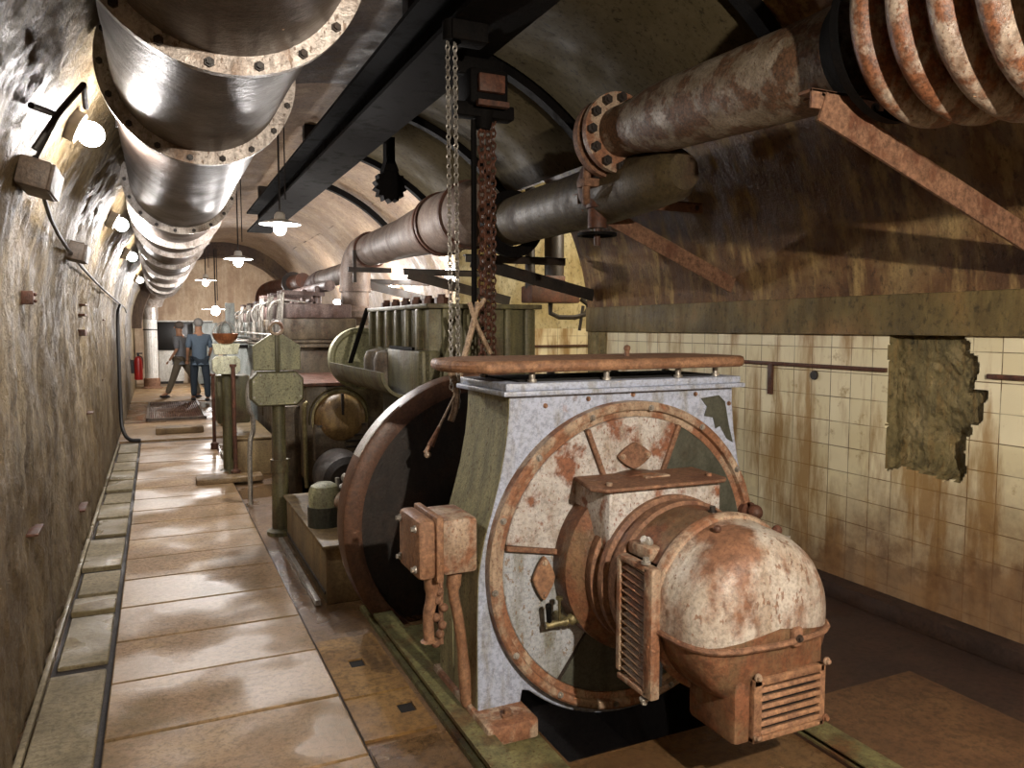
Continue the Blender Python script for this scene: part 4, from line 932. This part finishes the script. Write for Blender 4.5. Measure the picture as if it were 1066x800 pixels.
# wall brackets
blab = ['big rusty angle-iron wall bracket under the bellows at the right edge', 'rusty angle-iron wall bracket below the valve body and handwheel', 'dark angle-iron bracket crossing in front of the lit alcove', 'angle-iron bracket below the insulated pipe, before its elbow', 'farthest angle-iron bracket beyond the elbow of the insulated pipe']
for i, y in enumerate((2.14, 4.34, 6.30, 8.15, 10.2)):
    wx = 3.74 if i != 2 else 3.76
    br = thing('wall_bracket', (wx, y, 1.9), blab[i], 'bracket')
    xs = 2.42 if i == 0 else 2.50
    zt = 2.44 if i == 0 else (2.53 if i == 1 else 2.28)
    if i == 1: zt = 2.50
    xe = 2.80 if i == 0 else 3.46
    if i == 0: zt = 2.515; xs = 2.22; xe = 2.56
    mb = MB(); mb.box(xs-.03, xe, y, y+.012, zt-.07, zt, .002); mb.box(xs-.03, xe, y, y+.07, zt-.012, zt, .002); build('top_arm', mb, 'rust_full' if i < 2 else 'iron_dark', br)
    mb = MB(); mb.bar((xs+.02, y, zt-.06), (wx, y, 1.94), .012, .11, upv=(0, 0, 1)); 
    mb.bar((xs+.02, y+.045, zt-.015), (wx, y+.045, 1.985), .09, .012, upv=(0, 0, 1)); build('strut', mb, 'rust_full' if i < 2 else 'iron_dark', br)
    bolt((xe-.05, y, zt-.035), (0, -1, 0), .012, .014, 'iron_dark', br)

# ------------------------------------------------------------------ HOIST
hs = thing('chain_hoist', (1.78, 4.25, 1.45), 'dark chain hoist hanging from the runway beam with load chains down behind the canopy', 'hoist')
mb = MB(); mb.box(1.66, 1.90, 4.15, 4.36, 2.92, 3.12, .02); mb.box(1.60, 1.96, 4.2, 4.3, 2.86, 2.94, .01); mb.cyl((1.78, 4.25, 2.90), (1.78, 4.25, 2.80), .07, .04); build('block', mb, 'black_iron', hs)
mb = MB(); mb.box(1.70, 1.86, 4.11, 4.15, 2.98, 3.08, .006); mb.box(1.69, 1.88, 4.10, 4.14, 2.90, 2.93); build('face_plate', mb, 'rust_dark', hs)
mb = MB(); mb.box(1.58, 1.62, 4.2, 4.3, 3.1, 3.2); mb.box(1.60, 1.9, 4.22, 4.28, 3.10, 3.2, .01); mb.cyl((1.5, 4.25, 3.25), (1.75, 4.25, 3.25), .035); build('trolley', mb, 'black_iron', hs)
mb = MB(); mb.tube([(1.715, 4.25, 2.85), (1.715, 4.25, 1.7), (1.74, 4.25, 1.62), (1.79, 4.25, 1.64)], .014, n=8); mb.tube([(1.735, 4.27, 2.85), (1.735, 4.27, 1.75)], .01, n=8); build('hook_bar', mb, 'black_iron', hs)
for x, y, z, L_, w2, r in ((1.77, 4.25, 1.45, .06, .042, .008), (1.815, 4.26, 1.5, .055, .038, .008), (1.85, 4.27, 1.40, .05, .034, .006)):
    mb = MB(); mb.chain((x, y, 2.88), (x, y, z), L_, w2, r); build('load_chain', mb, 'rust_dark', hs)
hc = thing('hand_chain', (1.45, 3.8, 1.1), 'thin hand chain hanging in front of the olive ribbed block', 'chain')
for x, z in ((1.395, 1.32), (1.435, 1.22)):
    mb = MB(); mb.chain((x-.0, 3.8, 3.18), (x+.01, 3.8, z), .034, .022, .0038); build('strand', mb, 'steel_pale', hc)
mb = MB(); mb.box(1.40, 1.60, 3.74, 3.86, 3.10, 3.20, .01); mb.cyl((1.42, 3.8, 3.1), (1.42, 3.8, 3.2), .05); build('chain_guide', mb, 'black_iron', hc)
# frayed rope / sling
sl = thing('frayed_sling', (1.5, 3.9, 1.0), 'pale frayed rope sling hanging slantwise with an iron hook against the flywheel', 'sling')
mb = MB()
mb.tube([(1.60, 3.9, 1.78), (1.55, 3.88, 1.62), (1.49, 3.85, 1.46), (1.43, 3.82, 1.30)], .016, n=6, smooth=1)
mb.tube([(1.55, 3.9, 1.78), (1.58, 3.88, 1.66), (1.66, 3.87, 1.50)], .013, n=6, smooth=1)
mb.tube([(1.40, 3.80, 1.42), (1.44, 3.81, 1.33), (1.43, 3.80, 1.22), (1.40, 3.80, 1.15)], .018, n=6, smooth=1)
mb.tube([(1.64, 3.9, 1.80), (1.58, 3.9, 1.72), (1.52, 3.88, 1.5), (1.47, 3.84, 1.38)], .012, n=6, smooth=1); build('rope', mb, 'rope', sl)
mb = MB(); mb.tube([(1.42, 3.80, 1.28), (1.34, 3.79, 1.14), (1.28, 3.78, 1.03)], [.007, .007, .02], n=8); mb.sph((1.262, 3.775, .985), .018); mb.tube([(1.275, 3.78, 1.03), (1.25, 3.77, 1.0), (1.265, 3.77, .98)], .012, n=6); build('hook', mb, 'rust_pale', sl)
# dark pulley block hanging farther along
fb = thing('pulley_block', (1.95, 6.9, 2.75), 'dark cog-edged pulley block hanging above the insulated pipe', 'pulley')
mb = MB(); P = []
for k in range(28):
    a = 2*PI*k/28; r = .15 if k % 2 else .12
    P.append((1.97+r*math.cos(a), 2.92+r*math.sin(a)))
mb.prism(P, 6.85, 6.98); build('wheel', mb, 'black_iron', fb)
mb = MB(); mb.box(1.93, 2.01, 6.86, 6.97, 3.0, 3.35); mb.prism([(1.9, 3.05), (2.04, 3.05), (1.98, 3.2), (1.95, 3.2)], 6.84, 6.99); mb.bar((1.6, 6.91, 3.32), (2.0, 6.91, 3.32), .05, .05); build('shackle', mb, 'black_iron', fb)

# ------------------------------------------------------------------ LAMPS
def point(loc, power, col, r=.05, parent=None):
    l = bpy.data.lights.new('lamp_light', 'POINT'); l.energy = power; l.color = col; l.shadow_soft_size = r
    o = bpy.data.objects.new('lamp_light', l); COL.objects.link(o)
    if parent:
        o.parent = parent; o.location = Vector(loc)-Vector(ROOTLOC[parent.name])
    else: o.location = loc
    return o
def hanging(x, y, z, ztop, label, power, s=1.0, dark=False):
    t = thing('hanging_lamp', (x, y, z), label, 'lamp', None)
    mb = MB(); mb.cyl((x, y, z+.12), (x, y, ztop), .008*s, n=8); mb.cyl((x+.05, y, z+.25), (x+.05, y, ztop), .006*s, n=6); build('rod', mb, 'cable_black', t)
    mb = MB(); mb.lathe((x, y, z), (0, 0, 1), [(.03, .14), (.045, .12), (.05, .08), (.17*s, .045), (.175*s, .035), (.04, .065), (.03, .07)] if s < 2 else [(.03, .24), (.05, .22), (.30, .14), (.30, .13), (.04, .20), (.03, .20)], 28, closed=True); build('shade', mb, 'enamel', t)  # wide version, on the unseen near lamp, is shaped to cut upward light
    mb = MB(); mb.sph((x, y, z), .055*s, 10, (1, 1, 1.1)); build('bulb', mb, 'bulb_cool', t) if s < 2 else mb.b.free()
    point((x, y, z-(.075*s if s < 2 else -.0) ), power, COOL if s < 2 else WARM, .05 if s < 2 else .03, t)
hanging(1.01, 7.0, 2.50, 3.74, 'brightest hanging lamp, directly over the walkway before the engines', P_HANG)
hanging(.96, 10.2, 2.45, 3.73, 'second hanging lamp along the row, left of the engines', P_HANG*.8)
hanging(.80, 14.2, 2.40, 3.72, 'third hanging lamp, small, above the bright far engine', P_HANG*1.0)
hanging(1.40, 21.0, 2.05, 3.60, 'farthest low hanging lamp glaring behind the engine heads', P_HANG*1.8, 2.0-.001)
def wall_lamp(y, label, power):
    a = R(180-25.5); x, z = CX+(A_-.03)*math.cos(a), Z0+(B_-.03)*math.sin(a)
    n_ = Vector((CX-x, 0, Z0-z)).normalized()
    t = thing('wall_lamp', (x, y, z), label, 'lamp')
    p = Vector((x, y, z))
    mb = MB(); mb.cyl(p-n_*.03, p+n_*.03, .07, n=20); build('backplate', mb, 'plastic_grey', t)
    mb = MB(); mb.sph(p+n_*.075, .055, 10); build('globe', mb, 'bulb', t)
    point(p+n_*.16, power, COOL, .05, t)
wall_lamp(3.95, 'overexposed round wall lamp nearest, between the duct and the wall', P_WALL*1.5)
wall_lamp(7.3, 'round wall lamp below the duct, second from the camera', P_WALL)
wall_lamp(10.6, 'round wall lamp behind the cable run, third from the camera', P_WALL)
wall_lamp(15.8, 'round wall lamp farthest along the left wall', P_WALL*2.5)
def right_lamp(x, y, z, label, power):
    t = thing('bulkhead_lamp', (x, y, z), label, 'lamp')
    mb = MB(); mb.box(x, 3.74, y-.03, y+.03, z-.03, z+.03, .01); build('bracket', mb, 'plastic_grey', t)
    mb = MB(); mb.sph((x-.04, y, z), .07, 10); build('globe', mb, 'bulb', t)
    point((x-.16, y, z), power, COOL, .05, t)
right_lamp(3.55, 9.55, 2.34, 'bright bulkhead lamp on the right wall seen under the insulated pipe', P_RIGHT)
right_lamp(3.55, 12.3, 2.25, 'bulkhead lamp on the right wall just beyond the pipe elbow', P_RIGHT)
right_lamp(3.50, 16.2, 2.15, 'farthest bulkhead lamp on the right wall, among the engine heads', P_RIGHT)
# near lamp behind the camera, an added unseen fill lamp, and the alcove lamp
hanging(1.10, -.60, 2.38, 3.76, 'hanging lamp behind the viewpoint', P_NEAR, 2.2)
hanging(2.6, -1.6, 2.5, 3.6, 'unseen fill lamp added behind the viewpoint', P_FILL)
t = thing('alcove_lamp', (5.2, 7.2, 3.05), 'lamp inside the side alcove', 'lamp')
mb = MB(); mb.cyl((5.2, 7.2, 3.1), (5.2, 7.2, 3.28), .05); build('base', mb, 'plastic_grey', t)
mb = MB(); mb.sph((5.2, 7.2, 3.05), .06); build('globe', mb, 'bulb', t); point((5.2, 7.2, 2.9), P_ALCOVE, WARM, .06, t)

# ------------------------------------------------------------------ LEFT WALL FITTINGS
for (y, z, lab) in ((3.55, 2.22, 'brown junction box on the left wall nearest the camera, above the cable'), (5.45, 2.10, 'brown junction box on the left wall, lower and farther of two')):
    a = math.asin((z-Z0)/B_); x = CX-A_*math.cos(a)+.02
    rot = Matrix.Rotation(R(14), 3, 'Y')
    jb = thing('junction_box', (x, y, z), lab, 'junction box')
    mb = MB(); mb.box(x-.02, x+.09, y-.16, y+.16, z-.05, z+.06, .012, rot=rot); build('body', mb, 'box_brown', jb)
    mb = MB(); mb.box(x-.06, x+.0, y-.03, y+.03, z-.02, z+.02); mb.box(x+.085, x+.10, y-.15, y+.15, z-.045, z+.055, .004, rot=rot, piv=(x+.035, y, z+.005)); build('cover', mb, 'box_brown', jb)
def wx(z, off=.03):
    if z <= Z0: return XL+off
    return CX-A_*math.sqrt(max(0, 1-((z-Z0)/B_)**2))+off
cpts = [(3.4, 2.28), (3.75, 2.21), (4.3, 2.13), (5.3, 2.08), (6.4, 2.05), (8, 2.02), (10, 2.0), (12.5, 1.98), (14.5, 1.97), (15.6, 1.9)]
mb = MB(); mb.tube([(wx(z, .045), y, z) for y, z in cpts], .010, n=8, smooth=1); mb.tube([(wx(2.28, .05), 3.4, 2.28), (wx(2.5, .05), 3.5, 2.5), (wx(2.62, .05), 3.62, 2.62)], .008, n=6, smooth=1)
tag(build('cable_run', mb, 'cable_black'), 'thin dark cable running along the left wall from box to box', 'cable')
mb = MB(); mb.tube([(wx(1.95, .05), 12.6, 1.95), (XL+.05, 12.4, 1.85), (XL+.05, 12.3, 1.4), (XL+.05, 12.2, .5), (XL+.06, 12.1, .2), (XL+.14, 12.0, .05), (XL+.3, 12.0, .04)], .026, n=8, smooth=2)
tag(build('vertical_conduit', mb, 'cable_black'), 'thick black cable dropping down the left wall to the floor', 'cable')
wall_bits = [(4.1, 1.78, .05, .06, 'small two-screw metal plate on the left wall nearest the camera'), (7.0, 1.82, .22, .014, 'upper thin iron strip on the left wall before the black cable'), (7.0, 1.74, .22, .018, 'lower thin iron strip on the left wall before the black cable'),
             (7.0, 1.60, .16, .05, 'small rusty plate on the left wall under the two iron strips'), (7.4, .92, .18, .012, 'thin iron cramp low on the left wall above the drain slabs'), (4.05, .72, .2, .012, 'thin iron cramp low on the left wall nearest the camera'), (9.5, 1.72, .25, .014, 'iron strip on the left wall near the black cable'), (9.0, 1.1, .2, .012, 'bent iron cramp on the left wall midway to the black cable'), (6.4, .32, .3, .014, 'rusty cramp just above the kerb of the left wall')]
for y, z, ly_, h_, lab in wall_bits:
    mb = MB(); x = wx(z, 0); mb.box(x-.02, x+.035, y-ly_/2, y+ly_/2, z-h_/2, z+h_/2, .003)
    if 'two-screw' in lab: mb.sph((x+.04, y, z+.015), .008); mb.sph((x+.04, y, z-.015), .008)
    tag(build('wall_cramp', mb, 'rust_dark'), lab, 'wall fitting')
# iron hook bracket by the near lamp
mb = MB(); mb.tube([(wx(2.28, .05), 3.35, 2.30), (wx(2.45, .07), 3.38, 2.45), (wx(2.6, .08), 3.45, 2.58)], .012, n=8); mb.tube([(wx(2.4, .02), 3.2, 2.42), (wx(2.4, .07), 3.37, 2.44)], .012, n=8); mb.tube([(wx(2.6, .08), 3.45, 2.58), (wx(2.55, .1), 3.6, 2.53)], .012, n=8)
tag(build('iron_hook', mb, 'iron_dark'), 'bent iron hook bracket on the left wall beside the overexposed lamp', 'hook')
# fire extinguisher
fe = thing('fire_extinguisher', (-.38, 19.2, .45), 'red fire extinguisher on the left wall beside the white downpipe', 'extinguisher')
mb = MB(); mb.lathe((-.38, 19.2, .45), (0, 0, 1), [(.001, 0), (.085, 0), (.09, .03), (.09, .42), (.07, .50), (.03, .53), (.001, .53)], 20); build('cylinder', mb, 'red_paint', fe)
mb = MB(); mb.cyl((-.38, 19.2, .98), (-.38, 19.2, 1.04), .025); mb.box(-.41, -.29, 19.18, 19.22, 1.03, 1.06); mb.tube([(-.38, 19.2, 1.0), (-.28, 19.2, .95), (-.29, 19.2, .7)], .012, n=6, smooth=1); build('valve', mb, 'cable_black', fe)
mb = MB(); mb.box(-.53, -.45, 19.17, 19.23, .6, .9); build('bracket', mb, 'iron_dark', fe)
# far end panel, white cabinet
bp = thing('black_panel', (.46, 24.1, .98), 'large black panel with pale top edge on the far end wall', 'panel')
mb = MB(); mb.box(.0, 1.5, 24.08, 24.18, .98, 1.78, .005); build('board', mb, 'screen', bp)
mb = MB(); mb.box(-.03, 1.53, 24.05, 24.19, 1.78, 1.82, .004); build('top_edge', mb, 'white_panel', bp)
wc = thing('white_cabinet', (.36, 23.9, .0), 'low white cabinet standing below the black panel at the far end', 'cabinet')
mb = MB(); mb.box(.05, .70, 23.75, 24.05, .10, .95, .008); build('body', mb, 'white_panel', wc)
mb = MB(); mb.box(.08, .67, 23.78, 24.02, .03, .10); build('plinth', mb, 'iron_dark', wc)
mb = MB(); mb.box(.03, .72, 23.73, 24.06, .95, .97, .003); build('top', mb, 'white_panel', wc)
mb = MB(); mb.box(.95, 1.6, 23.4, 24.05, .03, 1.75, .01); tag(build('grey_locker', mb, 'engine_grey'), 'grey locker against the far end wall behind the two people', 'locker')

# ------------------------------------------------------------------ RIGHT WALL FITTINGS
def conduit(y0, y1, z, lab):
    mb = MB(); mb.box(XR-.018, XR+.005, y0, y1, z-.012, z+.012, .003); tag(build('rusty_strip', mb, 'rust_dark'), lab, 'strip')
conduit(3.09, 5.7, 1.40, 'thin rusty iron strip across the white tiles left of the broken patch')
conduit(.5, 2.5, 1.40, 'thin rusty iron strip across the tiles right of the broken patch')
mb = MB(); mb.box(XR-.02, XR+.0, 3.98, 4.02, 1.19, 1.40, .003); tag(build('strip_end', mb, 'rust_dark'), 'short dark vertical iron stub hanging below the tile strip', 'strip')
mb = MB(); mb.lathe((XR-.012, 3.62, 1.34), (1, 0, 0), [(.001, -.004), (.028, -.004), (.03, .008), (.001, .012)], 20); tag(build('wall_rosette', mb, 'iron_dark'), 'small dark oval metal stud on the tiles under the strip', 'stud')
mb = MB(); mb.box(4.0, 6.05, 9.17, 9.2, 1.375, 1.40); tag(build('alcove_strip', mb, 'rust_dark'), 'thin rusty strip across the tiles of the lit alcove', 'strip')
# equipment in alcove
eq = thing('pipe_manifold', (4.3, 8.2, 1.9), 'dark pipe manifold with box, seen against the lit alcove', 'pipework')
mb = MB(); mb.box(4.0, 4.65, 8.1, 8.4, 1.93, 2.13, .02); mb.box(4.15, 4.45, 8.1, 8.35, 2.13, 2.25, .01); build('box', mb, 'rust_dark', eq)
mb = MB(); mb.tube([(4.30, 8.2, 1.95), (4.30, 8.2, 1.76), (4.75, 8.2, 1.76), (4.85, 8.2, 1.9), (4.72, 8.2, 1.98)], .03, n=8, smooth=1); mb.tube([(4.75, 8.2, 1.9), (4.7, 8.2, 1.6)], .02, n=8); mb.cyl((4.05, 8.25, 2.1), (4.05, 8.25, 3.28), .06); mb.cyl((4.4, 8.3, 2.2), (4.4, 8.3, 3.28), .12); build('pipes', mb, 'iron_dark', eq)
# stained column beside alcove
cm = MB(); cm.box(3.42, 3.66, 8.95, 9.18, 0, 3.0, .02); tag(build('stained_column', cm, 'alcove_m'), 'stained ochre column beside the load chains, left of the lit alcove', 'column')

# ------------------------------------------------------------------ PEOPLE
def person(x, y, label, shirt, trouser, face, step=.18, hat=None, hgt=1.78, yaw=0, seed=0):
    t = thing('person', (x, y, .03), label, 'person')
    k = hgt/1.78
    def skin(name, V, E_, Rr, mat, parent, sub=2):
        me = bpy.data.meshes.new(name); me.from_pydata([(a*k, b*k, c*k) for a, b, c in V], E_, []); o = bpy.data.objects.new(name, me); COL.objects.link(o); o.parent = parent
        md = o.modifiers.new('skin', 'SKIN'); md.use_smooth_shade = True
        for i, r in enumerate(Rr): me.skin_vertices[0].data[i].radius = (r*k, r*k) if not isinstance(r, tuple) else (r[0]*k, r[1]*k)
        me.skin_vertices[0].data[0].use_root = True
        o.modifiers.new('sub', 'SUBSURF').levels = sub; o.modifiers['sub'].render_levels = sub
        me.materials.append(M[mat]); ROOTLOC[o.name] = ROOTLOC[t.name]; return o
    V = [(0, 0, .95), (0, -.01, 1.15), (0, 0, 1.38), (0, .02, 1.50), (0, .03, 1.58), (0, .03, 1.70),
         (.10, 0, .88), (.11, -.5*step, .50), (.11, -.9*step+.05, .10), (.12, -.9*step-.0+.16, .035),
         (-.10, 0, .88), (-.11, .3*step, .50), (-.11, .9*step-.1, .12), (-.12, .9*step+.04, .035),
         (.19, 0, 1.40), (.24, -.03, 1.14), (.22, .12, .95), (.21, .17, .88), (-.19, 0, 1.40), (-.24, -.03, 1.14), (-.22, .12, .95), (-.21, .17, .88)]
    E_ = [(0, 1), (1, 2), (2, 3), (3, 4), (4, 5), (0, 6), (6, 7), (7, 8), (8, 9), (0, 10), (10, 11), (11, 12), (12, 13), (2, 14), (14, 15), (15, 16), (16, 17), (2, 18), (18, 19), (19, 20), (20, 21)]
    Rr = [.13, (.13, .10), (.15, .10), .06, .075, .085, .085, .055, .04, .035, .085, .055, .04, .035, .05, .038, .027, .03, .05, .038, .027, .03]
    body = skin('body', V, E_, Rr, 'skin', t)
    sh = skin('shirt', [V[0], V[1], V[2], (0, .01, 1.45), V[14], V[15], V[18], V[19], (0, 0, .86)], [(0, 1), (1, 2), (2, 3), (2, 4), (4, 5), (2, 6), (6, 7), (0, 8)], [(.17, .14), (.165, .135), (.19, .135), .085, .075, .065, .075, .065, (.175, .14)], shirt, t)
    tr = skin('trousers', [(0, 0, .93), V[6], V[7], (V[8][0], V[8][1], .08), V[10], V[11], (V[12][0], V[12][1], .10)], [(0, 1), (1, 2), (2, 3), (0, 4), (4, 5), (5, 6)], [(.15, .13), .105, .08, .065, .105, .08, .065], trouser, t)
    for q, i in ((1, 8), (-1, 12)):
        mb = MB(); p = V[i]; mb.sph((x+p[0]*k, y+(p[1]+.06)*k, .03+.04), .06, 8, (.8, 2.2, .65)); build('shoe', mb, 'shoe', t)
    mb = MB(); mb.sph((x, y+.02*k, .03+1.70*k), .108*k, 10, (.9, 1.0, .95)); hr = build('hair', mb, hat or 'hair', t)
    for q in range(-2, 3):
        for sx_ in (-1, 1):
            mb = MB(); hx, hy, hz = x+sx_*.21*k+q*.009, y+.19*k, .03+.87*k
            mb.tube([(hx, hy, hz), (hx+q*.004, hy+.03, hz-.03), (hx+q*.004, hy+.04, hz-.07+.006*abs(q))], .0085, n=6); build('finger', mb, 'skin', body)
    mb = MB(); mb.sph((x, y+.14*k, .03+1.65*k), .018, 6); build('nose', mb, 'skin', body)
    t.rotation_euler.z = yaw
    return t
person(.84, 17.9, 'person in a pale blue jacket and pale cap, back to camera, beside the engines', 'shirt_blue', 'denim', 'skin', .25, 'cap', yaw=R(10))
person(.50, 18.9, 'person in a dark grey top walking left of the pale blue jacket', 'shirt_grey', 'khaki', 'skin', .45, None, 1.72, yaw=R(60))
